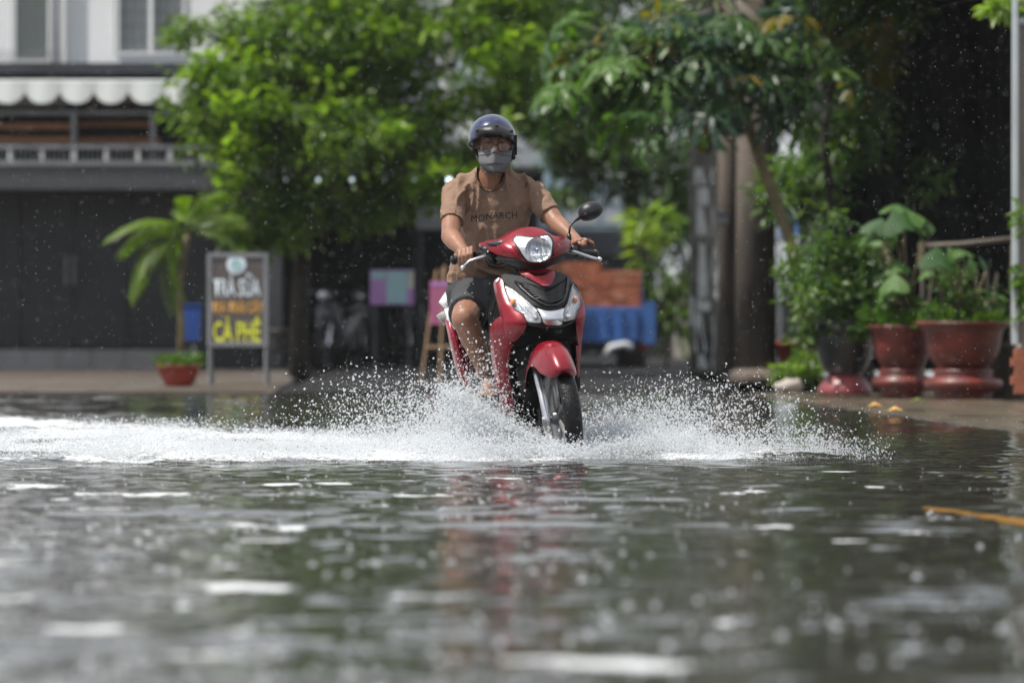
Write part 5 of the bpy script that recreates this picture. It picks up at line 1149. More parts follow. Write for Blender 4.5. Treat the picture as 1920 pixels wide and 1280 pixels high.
# --- foliage machinery
def leafcloud(name, blobs, ll, m, parent, seed, per=16, cr=.13, wid=.42, droop=.35, ncl=None, glow=.12, thr=.40):
    rs = np.random.RandomState(seed); CC = []; TT = []
    for (c, r, n) in blobs:
        c = np.array(c, float); r = np.array(r, float)
        u = rs.normal(size=(n, 3)); u /= np.linalg.norm(u, axis=1)[:, None]; u *= (rs.rand(n, 1)**.38)
        # holes : drop clusters by noise
        p = c + u*r; nn = fbm(p[:, 0]+p[:, 1]*.7, p[:, 2]*1.1+p[:, 1]*.3, 1.9, seed+7, 3); k = nn > thr; p = p[k]
        CC.append(p); tt = rs.rand(len(p))**1.6*.8; tt[rs.rand(len(p)) < glow] = 1.; TT.append(tt)
    CC = np.concatenate(CC); TT = np.concatenate(TT); N = len(CC)*per
    cen = np.repeat(CC, per, 0); ti = np.clip(np.repeat(TT, per) + rs.normal(0, .08, N), 0, 1)
    az = rs.rand(N)*2*np.pi; el = rs.normal(-droop, .5, N); d = np.stack([np.cos(az)*np.cos(el), np.sin(az)*np.cos(el), np.sin(el)], 1)
    off = d*cr*(rs.rand(N, 1)**.6)*.9; off[:, 2] += rs.normal(0, cr*.25, N)
    p = cen + off; L = ll*(.6+.7*rs.rand(N, 1)); s = np.cross(d, np.array([0, 0, 1.]) + rs.normal(0, .5, (N, 3))); s /= np.linalg.norm(s, axis=1)[:, None]; nrm = np.cross(s, d)
    v = np.stack([p, p+d*L*.45-s*L*wid*.5+nrm*L*.08, p+d*L+nrm*-.12*L, p+d*L*.45+s*L*wid*.5+nrm*L*.08], 1).reshape(-1, 3)
    me = bpy.data.meshes.new(name); me.vertices.add(4*N); me.vertices.foreach_set('co', v.astype(np.float32).ravel())
    b0 = np.arange(N)*4; q = np.stack([b0, b0+1, b0+2, b0, b0+2, b0+3], 1).ravel().astype(np.int32)
    me.loops.add(len(q)); me.loops.foreach_set('vertex_index', q); me.polygons.add(2*N); me.polygons.foreach_set('loop_start', (np.arange(2*N)*3).astype(np.int32)); me.update(calc_edges=True)
    addtint(me, np.repeat(ti, 4)); me.materials.append(m); o = link(name, me, None, None)
    if parent: attach(o, parent)
    return o
def pb(px, py, Y, rx, rz, ry, n):     # blob given by its place in the photograph, radii in metres
    return (P(px, py, Y), (rx, ry, rz), n)
def limbs(r, m, paths):
    for i, (pts, r0, r1) in enumerate(paths):
        n = len(pts); mb = MB(); pp = [Vector(p) - r.location for p in pts]; fine = []
        for k in range(n-1):
            for j in range(3): fine.append(pp[k].lerp(pp[k+1], j/3) + Vector((random.uniform(-.02, .02),)*3))
        fine.append(pp[-1]); nn = len(fine); mb.tube(fine, [r0+(r1-r0)*j/(nn-1) for j in range(nn)], 9); mb.build('trunk' if i == 0 else 'limb', m, r, True)
# big tree, centre left
t1 = root('shade_tree', 560, 60, 'big leafy tree with fresh yellow green shoots left of the rider', 'tree')
limbs(t1, M['bark'], [([(t1.location.x, 60, -.05), P(565, 480, 60), P(600, 300, 60), P(680, 60, 60), P(700, -250, 60)], .10, .04),
    ([P(595, 310, 60), P(520, 180, 59.8), P(430, 80, 59.6), P(340, 40, 59.5)], .06, .01), ([P(600, 300, 60), P(720, 200, 59.8), P(850, 120, 60)], .07, .02), ([P(620, 240, 60), P(560, 60, 60), P(480, -100, 60)], .06, .02), ([P(590, 330, 60), P(480, 260, 59.6), P(420, 230, 59.4)], .05, .01)])
leafcloud('crown', [pb(640, 60, 60, .95, .75, 1.0, 420), pb(800, 130, 60.4, 1.0, .8, 1.0, 420), pb(930, 60, 61, .8, .8, .9, 300), pb(520, 180, 59.8, .75, .8, .9, 330), pb(650, 260, 59.6, 1.0, .55, .9, 360), pb(800, 300, 60, .8, .45, .8, 230),
    pb(430, 240, 59.4, .45, .55, .5, 150), pb(450, 380, 59.6, .35, .5, .4, 110), pb(420, 110, 59.5, .40, .35, .4, 80), pb(345, 55, 59.4, .26, .16, .3, 26), pb(390, 190, 59.4, .22, .25, .3, 36), pb(590, 360, 59.7, .7, .32, .6, 130), pb(700, 380, 59.8, .5, .2, .5, 60), pb(500, 20, 60, .5, .5, .6, 90), pb(960, 100, 60.8, .5, .7, .4, 160), pb(860, 180, 61, .5, .5, .4, 120), pb(950, 190, 60.5, .4, .5, .4, 130), pb(870, 270, 60.5, .45, .4, .4, 120), pb(900, 340, 60.5, .35, .3, .4, 60), pb(380, 300, 59.3, .15, .4, .3, 26), pb(400, 410, 59.3, .2, .3, .3, 30), pb(330, 220, 59.3, .12, .3, .2, 14), pb(440, 60, 59.4, .35, .25, .3, 44), pb(360, 140, 59.3, .22, .2, .2, 18), pb(470, 330, 59.3, .3, .5, .3, 50), pb(540, 420, 59.6, .3, .25, .4, 46), pb(470, 460, 59.6, .2, .2, .3, 24), pb(690, 410, 59.8, .3, .12, .3, 22), pb(600, -600, 61, 2.6, 1.6, 1.6, 420),
    pb(700, -200, 60.5, 2.2, .9, 1.5, 420), pb(960, -160, 61, 1.4, .9, 1.2, 240)], .11, M['leafB'], t1, 3, per=15, cr=.15, glow=.2, thr=.47)
leafcloud('new_shoots', [pb(640, 60, 59.3, 1.1, .75, .3, 40), pb(820, 160, 59.6, .9, .8, .3, 44), pb(930, 60, 60, .7, .7, .3, 26), pb(620, 250, 59.0, 1.0, .5, .3, 24), pb(820, 330, 59.4, .6, .3, .3, 16), pb(450, 260, 59.0, .4, .6, .2, 26), pb(420, 110, 59.1, .4, .3, .2, 14)], .13, M['shoots'], t1, 71, per=26, cr=.11, glow=.5, droop=.1)
# taller dark tree further back, centre right
t2 = root('shade_tree', 1190, 76, 'darker green tree with drooping boughs between the rider and the poles', 'tree')
limbs(t2, M['bark'], [([(t2.location.x, 76, -.05), P(1195, 500, 76), P(1180, 300, 76), P(1120, 120, 76), P(1100, -200, 76)], .16, .05), ([P(1180, 320, 76), P(1090, 260, 76), P(1040, 290, 75.8)], .05, .015), ([P(1170, 260, 76), P(1260, 200, 76), P(1300, 150, 76)], .06, .02), ([P(1190, 330, 76), P(1230, 260, 76), P(1270, 240, 76)], .04, .02)])
leafcloud('crown', [pb(1100, 80, 76, 1.3, 1.2, 1.2, 460), pb(1180, 260, 76, .95, .75, 1.0, 300), pb(1250, 380, 76.2, .5, .45, .6, 110), pb(1090, 275, 75.6, .42, .3, .5, 70), pb(1280, 120, 76, .9, 1.2, 1.0, 300), pb(1350, 300, 77, .7, .9, .8, 200), pb(1000, 30, 76.5, .8, .8, .6, 220), pb(1030, 150, 76, .65, .75, .6, 230), pb(1020, 215, 76, .4, .3, .4, 80), pb(1060, 360, 75.5, .25, .15, .3, 14), pb(1055, 250, 75.5, .30, .45, .3, 80), pb(1140, -200, 77, 2.4, 1.1, 1.5, 320), pb(1250, -560, 78, 3.2, 2.0, 1.6, 420), pb(1100, 340, 75.8, .28, .16, .3, 22)], .13, M['leafA'], t2, 5, per=15, cr=.2, glow=.06)
# background hedge / trees behind everything to close the view
t3 = root('hedge_tree', 900, 103, 'dense dark tree mass behind the open shop', 'tree')
limbs(t3, M['bark'], [([(t3.location.x, 103, -.05), P(900, 300, 103), P(900, -100, 103)], .2, .1)])
leafcloud('crown', [pb(980, 0, 103, 1.0, 2.0, .8, 200), pb(1280, 450, 103, .8, 1.6, .8, 160), pb(1480, 350, 103, 1.6, 2.6, 1.0, 420), pb(1250, 100, 104, 2.2, 2.2, 1.0, 300), pb(700, -500, 106, 5, 3.5, 2.0, 600), pb(1400, -500, 106, 5, 3.5, 2.0, 600)], .17, M['leafC'], t3, 11, per=14, cr=.3, glow=.03)
leafcloud('added_crown', [(Vector((-2.6, 62, 8.0)), (3.2, 2.0, 2.2), 420), (Vector((-.4, 64, 6.6)), (2.4, 1.8, 1.4), 260)], .26, M['leafC'], t1, 81, per=14, cr=.34, glow=.05, thr=.3)  # unseen upper foliage added to darken reflections in the water
leafcloud('added_crown', [(Vector((1.6, 77, 9.0)), (3.6, 2.0, 2.8), 480)], .28, M['leafC'], t2, 83, per=14, cr=.38, glow=.05, thr=.3)  # more out-of-view foliage, added for darker water reflections
# bright shrub right of the truck
s1 = root('banana_shrub', 1250, 74, 'bright green arching shrub standing right of the blue truck', 'shrub', z=.0)
limbs(s1, M['papbark'], [([(s1.location.x, 74, -.05), P(1252, 560, 74)], .03, .02), ([P(1252, 640, 74), P(1235, 500, 74)], .02, .01), ([P(1252, 620, 74), P(1275, 520, 74)], .02, .01)])
leafcloud('foliage', [pb(1245, 470, 74, .32, .45, .3, 60), pb(1262, 560, 74, .25, .45, .3, 36), pb(1230, 420, 74, .2, .2, .2, 20)], .26, M['leafB'], s1, 13, per=9, cr=.2, wid=.25, glow=.4)
# bush mass seen through the gap right of the poles
s2 = root('garden_shrub', 1480, 62, 'sunlit light green shrub in the gap right of the poles', 'shrub')
limbs(s2, M['bark'], [([(s2.location.x, 62, -.05), P(1480, 560, 62)], .03, .02)])
leafcloud('foliage', [pb(1478, 500, 62, .18, .3, .3, 40), pb(1482, 610, 62, .22, .35, .3, 70), pb(1470, 560, 62, .15, .3, .3, 30)], .09, M['leafB'], s2, 17, per=12, cr=.1, glow=.4)

# --- poles
M['concrete'] = mat('stained concrete pole', (.17, .165, .155), .8, 0, .25, 3, .3, 30, dirt=(.06, .057, .052)); M['paper'] = mat('torn notice paper', (.50, .52, .52), .8, 0, .12, 6); M['darkpole'] = mat('dark weathered concrete', (.125, .10, .08), .85, 0, .3, 3, .4, 30, stretch=(1, 1, .3))
u1 = root('utility_pole', 1318, 64, 'pale concrete utility pole plastered with torn notices', 'pole', 'utility poles beside the right pavement', z=-.03)
mb = MB(); mb.tube([(0, 0, 0), (0, 0, 3), (0, 0, 6.5)], [.155, .15, .13], 20); mb.build('shaft', M['concrete'], u1, True)
rf = random.Random(8)
for (a, b_, c, d) in ((1301, 315, 1338, 347), (1306, 352, 1328, 385), (1304, 385, 1338, 442), (1308, 455, 1340, 560), (1286, 555, 1300, 610), (1302, 585, 1340, 662), (1305, 560, 1330, 583), (1308, 664, 1338, 690)):
    A_, C_ = rel(u1, a, d, 64), rel(u1, c, b_, 64); mb = MB(); vs = []; n = 6
    outl = [(0, .1), (.05, 0), (.5, .03), (.95, 0), (1, .3), (.96, .7), (1, .95), (.6, 1), (.3, .95), (.04, 1), (0, .5)]
    for zz in (0,):
        for u, v in outl:
            x = A_.x + (C_.x-A_.x)*min(1, max(0, u+rf.uniform(-.04, .04))); x = max(-.148, min(.148, x)); vs.append((x, -math.sqrt(max(.0001, .1585**2-x*x)), A_.z + (C_.z-A_.z)*v))
    mb.add(vs, [tuple(range(len(vs)))]); mb.build('notice', M['paper'], u1)
mb = MB(); mb.ell((.02, -.05, 2.75), (.16, .16, .28)); mb.build('junction_box', M['black'], u1, True)
u2 = root('utility_pole', 1417, 54.5, 'thick dark concrete pole directly left of the leaning papaya stem', 'pole', 'utility poles beside the right pavement', z=0)
mb = MB(); mb.tube([(0, 0, -.1), (0, 0, 2), (0, 0, 6)], [.20, .185, .16], 24); mb.build('shaft', M['darkpole'], u2, True)
mb = MB(); mb.lathe([(.001, 0), (.27, 0), (.25, .12), (.20, .16)], 20); mb.build('footing', M['darkpole'], u2, True)
u3 = root('utility_pole', 1364, 57, 'slimmer brown pole touching the thick dark pole', 'pole', 'utility poles beside the right pavement', z=0)
mb = MB(); mb.tube([(0, 0, -.1), (0, 0, 2), (0, 0, 5.5)], [.105, .10, .09], 18); mb.build('shaft', M['darkpole'], u3, True)
mt = root('meter_box', 1352, 56.6, 'small grey box strapped between the poles', 'box'); mt.location = P(1352, 410, 56.6); mb = MB(); mb.box((-.05, -.12, -.06), (.07, -.02, .06)); mb.build('box', M['dullgrey'], mt, bevel=.01)
mb = MB(); mb.box((-.06, -.13, .062), (.08, -.01, .07)); mb.build('lid', M['grey_trim'], mt)
# --- papaya tree leaning over the pavement
pp = root('papaya_tree', 1525, 48, 'papaya tree with a thin leaning stem and large lobed leaves over the pavement', 'tree', z=.02)
st_ = [P(1525, 712, 48), P(1515, 600, 48), P(1500, 520, 48), P(1478, 440, 48), P(1440, 340, 48), P(1405, 240, 48), P(1372, 150, 48), P(1350, 40, 48), P(1335, -60, 48)]
mb = MB(); mb.tube([q - pp.location for q in st_], [.055, .05, .048, .05, .047, .045, .042, .04, .03], 12); mb.build('trunk', M['papbark'], pp, True)
mb = MB(); mb.tube([P(1480, 470, 48) - pp.location, P(1500, 600, 47.9) - pp.location, P(1510, 700, 47.8) - pp.location], [.03, .028, .035], 9); mb.build('limb', M['papbark'], pp, True)
M['petiole'] = mat('green leaf stalk', (.06, .08, .03), .7)
def papaya_leaf(R, rf):
    mb = MB(); ts = []; nl = 8; outl = []
    for i in range(nl):
        a0 = rad(-150 + i*300/(nl-1)); L = R*(.72+.28*math.cos(a0*.5))*(.95+.1*rf.random())
        def pt(rr, da): return Vector((math.sin(a0+da)*rr, math.cos(a0+da)*rr, 0))
        outl.append([pt(L*.26, -.26), pt(L*.50, -.13), pt(L*.62, -.27), pt(L*.66, -.09), pt(L*.82, -.17), pt(L, 0), pt(L*.82, .16), pt(L*.64, .08), pt(L*.60, .26), pt(L*.46, .12), pt(L*.26, .26)])
    for ol in outl:
        n = len(ol); c = Vector((0, 0, 0)); mid = [ol[5]*.45, ol[5]*.75]
        for v in ol + mid: pass
        vs = [c] + ol + mid
        vs = [Vector((v.x, v.y, -.55*v.length**2/R + (.02 if j >= len(vs)-2 else 0) + .01*rf.uniform(-1, 1))) for j, v in enumerate(vs)]
        m0, m1 = 1+n, 2+n
        mb.add(vs, [(0, 1, m0), (1, 2, m0), (2, 3, m0), (3, 4, m0), (4, m1, m0), (4, 5, m1), (5, 6, m1), (6, 7, m1), (7, 8, m1), (8, m0, m1), (8, 9, m0), (9, 10, m0), (10, 11, m0), (11, 0, m0)])
    me = mb.mesh('leaf'); return me
rf = random.Random(12); pvar = []
for k in range(5):
    for tv, mt_ in ((.05, 'leafP'), (.45, 'leafP'), (1.0, 'leafP'), (.5, 'leafY')):
        me = papaya_leaf(.27+.03*k, rf); addtint(me, [min(1, max(0, tv+rf.uniform(-.08, .08))) for _ in me.vertices]); me.materials.append(M[mt_]); pvar.append((tv, mt_, me))
def pleaf(px, py, dy, size, kind, rx, rz, from_=None, tree=pp, roll=0):
    c = P(px, py, 48+dy) - tree.location; ch = [m_ for m_ in pvar if (m_[1] == 'leafY') == (kind == 'y') and (kind == 'y' or abs(m_[0]-{'d': .05, 'm': .45, 'b': 1.0}[kind]) < .01)]
    o = link('leaf', rf.choice(ch)[2], None, tree); o.location = c; o.rotation_euler = (rad(rx), rad(roll), rad(rz)); o.scale = (size,)*3
    if from_ is not None:
        mb = MB(); f0 = from_; mb.tube([f0, f0.lerp(c, .5) + Vector((0, 0, .06)), c], [.012, .010, .007], 6); mb.build('petiole', M['petiole'], tree, True)
for i in range(190):
    az = rf.uniform(0, 2*math.pi); el = rf.uniform(-.5, 1.1); reach = rf.uniform(.45, 1.35)
    s_ = st_[6].lerp(st_[8], rf.random()); dx = math.cos(az)*reach*math.cos(el)*1.15 - .12; dy = math.sin(az)*reach*.8; dz = math.sin(el)*.55 - .05 - .18*reach
    px = 1350 + dx*222; py = 100 - dz*222 + rf.uniform(-30, 40)
    if px > 1500 and rf.random() < .35: continue
    kd = 'y' if rf.random() < .04 else rf.choice(('d', 'd', 'm', 'm', 'b') if px > 1230 else ('m', 'b', 'b', 'd')); 
    pleaf(px, py, dy, rf.uniform(.62, 1.0), kd, rf.uniform(-55, 25), math.degrees(math.atan2(-dx, dy)) + rf.uniform(-30, 30), (s_ - pp.location) if i % 2 == 0 else None)
for (px, py, kd, s_, rx, rz) in ((1120, 190, 'b', 1.1, -60, 60), (1085, 120, 'b', 1.1, -50, 70), (1060, 40, 'b', 1.1, -40, 60), (1170, 230, 'b', 1.0, -70, 30), (1205, 262, 'b', 1.0, -70, 100), (1030, 75, 'm', 1.1, -60, 80), (1150, 110, 'm', 1.1, -40, 40), (1235, 35, 'y', 1.2, -60, 30), (1215, 60, 'y', 1.0, -60, 120), (1200, 100, 'y', 1.1, -70, 60), (1120, 85, 'y', .8, -70, 60), (1300, 225, 'y', .8, -70, 60), (1260, 155, 'd', 1.2, -70, 0), (1340, 60, 'd', 1.3, -60, 200), (1430, 170, 'd', 1.3, -60, 240), (1480, 150, 'd', 1.3, -60, 260), (1440, 215, 'd', 1.1, -75, 200), (1500, 30, 'd', 1.2, -60, 240), (1290, 60, 'd', 1.2, -60, 160), (1225, 175, 'd', 1.1, -65, 120), (1290, 180, 'd', 1.1, -65, 150), (1460, 70, 'b', .8, -50, 250), (1430, 75, 'm', .8, -50, 250), (1560, 90, 'm', 1.0, -50, 250)):
    pleaf(px, py, rf.uniform(-.5, .2), s_, kd, rx, rz, st_[6] - pp.location)
# --- cassia with hanging yellowish boughs against the dark (right of papaya)
cs = root('hanging_bough_tree', 1640, 50, 'slender dark tree with yellow green boughs hanging before the dark shed', 'tree', z=.02)
limbs(cs, M['bark'], [([(cs.location.x, 50, 0), P(1560, 450, 50.2), P(1545, 250, 50), P(1575, 60, 50), P(1600, -80, 50)], .06, .03), ([P(1555, 180, 50), P(1600, 90, 49.8), P(1650, 60, 49.6), P(1665, 100, 49.5)], .025, .008), ([P(1570, 60, 50), P(1680, -20, 49.8)], .02, .01), ([P(1550, 330, 50), P(1530, 280, 49.9)], .02, .01)])
leafcloud('crown', [pb(1645, 105, 49.6, .12, .3, .2, 26), pb(1610, 155, 49.6, .14, .12, .2, 18), pb(1660, 60, 49.6, .1, .2, .2, 12), pb(1560, 70, 50, .3, .2, .3, 22)], .14, M['leafY'], cs, 23, per=10, cr=.12, wid=.3, droop=.9, glow=0)
leafcloud('crown', [pb(1560, 60, 50, .55, .45, .6, 110), pb(1680, 15, 50, .2, .14, .2, 26), pb(1540, 300, 50.4, .35, .5, .5, 90), pb(1620, 230, 50.3, .25, .4, .4, 40), pb(1480, 340, 50.6, .3, .35, .4, 60), pb(1740, 330, 50.2, .16, .22, .2, 12), pb(1600, -150, 51, 1.4, .6, 1.2, 200), pb(1740, -160, 49, 1.2, .5, 1.2, 140)], .12, M['leafA'], cs, 29, per=11, cr=.14, wid=.35, glow=.25)
leafcloud('added_crown', [(Vector((4.2, 53, 6.4)), (2.4, 2.4, 1.9), 420), (Vector((6.5, 49, 6.6)), (2.4, 2.6, 2.2), 360), (Vector((3.0, 55, 8.6)), (2.2, 2.0, 1.6), 240)], .24, M['leafC'], cs, 87, per=14, cr=.32, glow=.04, thr=.3)  # canopy out of view, added so the right-hand water reflects dark
lf = root('overhanging_twig', 1900, 41.2, 'bright leafy twig poking in at the top right corner', 'plant'); lf.location = P(1905, 12, 41.2)
mb = MB(); mb.tube([(.35, 0, .1), (.1, 0, .03), (-.2, 0, -.02)], [.01, .006, .003], 6); mb.build('stem', M['papbark'], lf)
leafcloud('foliage', [pb(1862, 12, 41.2, .08, .03, .06, 5), pb(1895, 8, 41.2, .1, .05, .06, 8), pb(1930, 5, 41.2, .12, .08, .1, 14)], .10, M['leafB'], lf, 37, per=9, cr=.06, glow=.6)
lf2 = root('climbing_plant', 1925, 40.8, 'climbing leaves around the white post at the right edge', 'plant'); lf2.location = P(1925, 500, 40.8)
mb = MB(); mb.tube([(.05, 0, -.9), (0, 0, -.2), (.03, 0, .5)], .006, 6); mb.build('stem', M['papbark'], lf2)
leafcloud('foliage', [pb(1916, 412, 40.8, .04, .08, .06, 8), pb(1920, 520, 40.8, .05, .06, .06, 8), pb(1935, 540, 40.8, .08, .3, .1, 30)], .09, M['leafA'], lf2, 39, per=7, cr=.05, glow=.3)

# --- shed with shade in its colour, and the building post on the right
M['shed_shade'] = mat('black painted shade', (.005, .0055, .006), .9, 0, .3, 2); M['bamboo'] = mat('weathered bamboo pole', (.10, .085, .065), .7, 0, .2, 10)  # shed black carries the shade of its interior as colour
M['brickwall'] = mat('pale brick', (.34, .27, .20), .85, 0, .15, 5); M['orangebrick'] = mat('wet orange brick', (.26, .075, .035), .7, 0, .15, 6); M['post_white'] = mat('grey white painted steel', (.42, .46, .48), .4, 0, .06, 4)
sd = root('shed', 1700, 52, 'open shed with shade painted black into its panels behind the potted plants', 'shed', z=0)
def sdb(name, a, b_, c, d, Y, dep, m): return attach(slabsheet(name, a, b_, c, d, Y, dep, m), sd)
sdb('back_wall', 1545, -150, 2200, 695, 56, .1, M['shed_shade']); sdb('side_wall', 1542, -130, 1550, 690, 51.5, 4.4, M['shed_shade'])
r0 = P(1530, -180, 47).z; mb = MB(); mb.box((2.4, 45.5, 3.75), (7.5, 57, 3.85)); attach(mb.build('roof', M['shed_shade']), sd)  # unseen roof added overhead to shade the shed
for i in range(11): sdb('shade_panel', 1552+i*36, -120, 1552+i*36+34.6, 690, 55.9+.05*math.sin(i*2.1), .03, M['shed_shade'])
for x in (1555,): sdb('post', x, -120, x+9, 690, 51.4, .05, M['bamboo'])
mb = MB(); mb.tube([P(1722, 462, 44.5) - sd.location, P(1800, 458, 44.4) - sd.location, P(1905, 447, 44.3) - sd.location], .022, 8); mb.build('rail', M['bamboo'], sd, True)
for x in (1730, 1898): mb = MB(); mb.tube([P(x, 458, 44.45) - sd.location, Vector((P(x, 458, 44.45).x, 44.45, .0)) - sd.location], .02, 6); mb.build('rail_post', M['bamboo'], sd)
dr = random.Random(4)
for i in range(7):
    x = 1750+i*20; q = P(x, 505+dr.uniform(-8, 8), 46.) - sd.location; mb = MB(); mb.tube([q, q + Vector((dr.uniform(-.05, .05), dr.uniform(-.04, .04), -.30)), q + Vector((dr.uniform(-.1, .1), 0, -.62))], [.012, .009, .004], 5); mb.build('dried_stalk', M['bamboo'], sd)
gp = root('gate_pillar', 1535, 49.6, 'narrow brick pillar with white steel door frame half hidden by leaves', 'pillar', z=.0)
for k in range(34):
    o = attach(slabsheet('brick', 1522+(k % 2)*1.0, 350+k*10.2, 1540+(k % 2)*1.0, 350+k*10.2+9, 60, .12, M['brickwall']), gp)
attach(slabsheet('door_frame', 1513, 300, 1521, 692, 59.9, .1, M['post_white']), gp)
rbld = root('house_corner', 1912, 41, 'brick house corner with a grey white steel post at the right edge', 'building', z=.03)
def rbb(name, a, b_, c, d, Y, dep, m, bv=0): return attach(slabsheet(name, a, b_, c, d, Y, dep, m, None, bv), rbld)
rbb('corner_post', 1899.5, -150, 1909, 646, 40.9, .12, M['post_white'], .006); rbb('door_frame', 1910.5, 34, 2200, 45, 40.98, .1, M['post_white']); rbb('door_frame', 1910.5, 46, 1915, 645, 41.0, .08, M['grey_trim'])
bk = None
for k in range(50):
    for j in range(3):
        y0 = 50+k*12; x0 = 1916 + j*34 - (17 if k % 2 else 0); x0_ = max(1915.6, x0)
        if bk is None: pass
        rbb('brick', x0_, y0, x0+32.6, y0+11, 41.04, .1, M['brickwall'])
rbb('wall', 1914, -150, 2600, 700, 41.16, .3, M['beige'])
rbb('plinth', 1906, 650, 2600, 735, 41.06, .09, M['kerb'])
bst = root('brick_pile', 1915, 40.3, 'orange hollow bricks stacked at the foot of the right post', 'bricks', z=.03)
for k in range(5):
    for j in range(2):
        o = attach(slabsheet('brick', 1903+j*42-(6 if k % 2 else 0), 738-(k+1)*17+1, 1903+j*42+40-(6 if k % 2 else 0), 738-k*17, 40.2, .12, M['orangebrick'], None, .004), bst)
blk = root('concrete_block', 1892, 42.9, 'round grey concrete drum behind the largest red pot', 'drum', z=.02)
mb = MB(); mb.lathe([(.001, 0), (.15, 0), (.15, .36), (.16, .37), (.16, .41), (.12, .42), (.001, .42)], 24); mb.build('drum', M['concrete'], blk, True); mb = MB(); mb.lathe([(.12, .425), (.14, .43), (.14, .45), (.12, .45)], 20, cap=False); mb.build('rim', M['concrete'], blk, True)

# --- big glazed pots with plants
M['glaze'] = mat('oxblood glazed clay', (.13, .02, .014), .42, 0, .35, 4.5, .2, 20, coat=.12, dirt=(.05, .012, .01)); M['glaze_dark'] = mat('black glazed clay', (.015, .016, .018), .3, 0, .2, 4, coat=.3); M['glaze_pink'] = mat('dull maroon clay', (.22, .045, .05), .4, 0, .15, 3)
def bigpot(px, Y, pyb, wpx, hpx, label, kind='red'):
    sc = Y/FPX; r = empty('plant_pot', ((px-960)*sc, Y, .05), 0, label, 'pot', 'row of glazed pots on the right pavement' if kind == 'red' else None); H = hpx*sc; W = wpx*sc/2
    r.location.z = CAMZ + (605-pyb)*sc; r.location.z = max(.02, r.location.z)
    if kind == 'red':
        bp_ = [(.52, 0), (.60, .01), (.62, .05), (.60, .10), (.80, .14), (.86, .20), (.82, .26), (.64, .29), (.60, .32), (.66, .35), (.62, .385)]
        mb = MB(); mb.lathe([(.001, 0)] + [(a*W, b_*H) for a, b_ in bp_] + [(.001, .385*H)], 48, cap=False); st = mb.build('pedestal', M['glaze'], r, True)
        pp_ = [(.52, .387), (.56, .41), (.66, .48), (.75, .58), (.81, .70), (.84, .84), (.92, .90), (1.03, .935), (1.04, .965), (.98, .97), (.84, .93), (.78, .86)]
    else:
        mb = MB(); mb.lathe([(.001, 0), (.80*W, 0), (.84*W, .03*H), (.80*W, .10*H), (.60*W, .22*H), (.45*W, .27*H), (.001, .27*H)], 40, cap=False); mb.build('pedestal', M['glaze_pink'], r, True)
        pp_ = [(.55, .272), (.66, .34), (.82, .50), (.88, .66), (.90, .68), (.90, .70), (.92, .86), (.97, .87), (.98, .95), (.90, .955), (.84, .90)]
    mb = MB(); mb.lathe([(a*W, b_*H) for a, b_ in pp_], 48, cap=False); mb.build('bowl', M['glaze'] if kind == 'red' else M['glaze_dark'], r, True)
    mb = MB(); mb.lathe([(.001, .88*H), (.85*W, .88*H)], 24, cap=False); mb.build('soil', M['soil'], r)
    return r, W, H
pA, WA, HA = bigpot(1806, 42.5, 750, 176, 152, 'largest oxblood pot, nearest the right edge')
pB, WB, HB = bigpot(1692, 43.2, 745, 138, 140, 'narrower oxblood pot between the black pot and the largest one')
pC, WC, HC_ = bigpot(1584, 43.6, 740, 124, 148, 'black pot standing on a dull maroon pedestal', 'black')
def groundcover(r, W, H, seed, name, label):
    e = empty(name, r.location + Vector((0, 0, .88*H)), 0, label, 'plant'); me = smallplant_mesh(int(230), .13, W*.85, seed, 'foliage'); me.materials.append(M['leafA']); link('foliage', me, None, e); o = leafcloud('foliage', [((r.location.x + dx*W, r.location.y + .06, r.location.z + H*zz), (W*.35, .12, .12), 20) for dx, zz in ((-.6, 1.1), (0, 1.25), (.55, 1.15), (-.2, 1.5))], .07, M['leafA'], None, seed+5, per=10, cr=.07, glow=.1); attach(o, e); return e
# heart shaped leaves
def heart(L, rf):
    mb = MB(); n = 20; vs = [Vector((0, .0, 0))]; out = []
    for k in range(n):
        t_ = 2*math.pi*k/n; x = .62*L*(math.sin(t_)**3)*.95; y = L*(.42*math.cos(t_)-.16*math.cos(2*t_)-.06*math.cos(3*t_)) - .10*L
        y = -y; out.append(Vector((x, y + .12*L, -.28*(abs(x))**1.5/L**.5 - .22*max(0, y)**2/L)))
    for k in range(n): vs.append(out[k])
    for k in range(n): vs.append(out[k]*.5 + Vector((0, 0, .012)))
    f = []
    for k in range(n): j = (k+1) % n; f += [(1+k, 1+j, 1+n+j, 1+n+k), (1+n+k, 1+n+j, 0)]
    mb.add(vs, f); me = mb.mesh('leaf'); return me
M['heart'] = leaf_mat('broad heart leaves', (.03, .085, .02), (.09, .18, .03), .4, .6)
hv = []
for k in range(4): me = heart(.20+.015*k, rf); addtint(me, [rf.uniform(.0, .9)]*len(me.vertices)); me.materials.append(M['heart']); me.polygons.foreach_set('use_smooth', [True]*len(me.polygons)); hv.append(me)
def heartplant(r, W, H, px, Y, leaves, label):
    e = empty('heart_leaf_plant', r.location + Vector((0, 0, .86*H)), 0, label, 'plant', 'broad leaved plants growing in the red pots')
    for (lx, ly, s, rx, rz, dy) in leaves:
        c = P(lx, ly, Y+dy) - e.location; b0 = Vector((rf.uniform(-.1, .1), rf.uniform(-.06, .06), .0)); mb = MB(); mb.tube([b0, b0.lerp(c, .5) + Vector((0, 0, .10)), c + Vector((0, 0, .0))], [.009, .007, .005], 6); mb.build('stalk', M['papbark'], e, True)
        o = link('leaf', rf.choice(hv), None, e); o.location = c; o.rotation_euler = (rad(rx), rad(rf.uniform(-15, 15)), rad(rz)); o.scale = (s,)*3
    return e
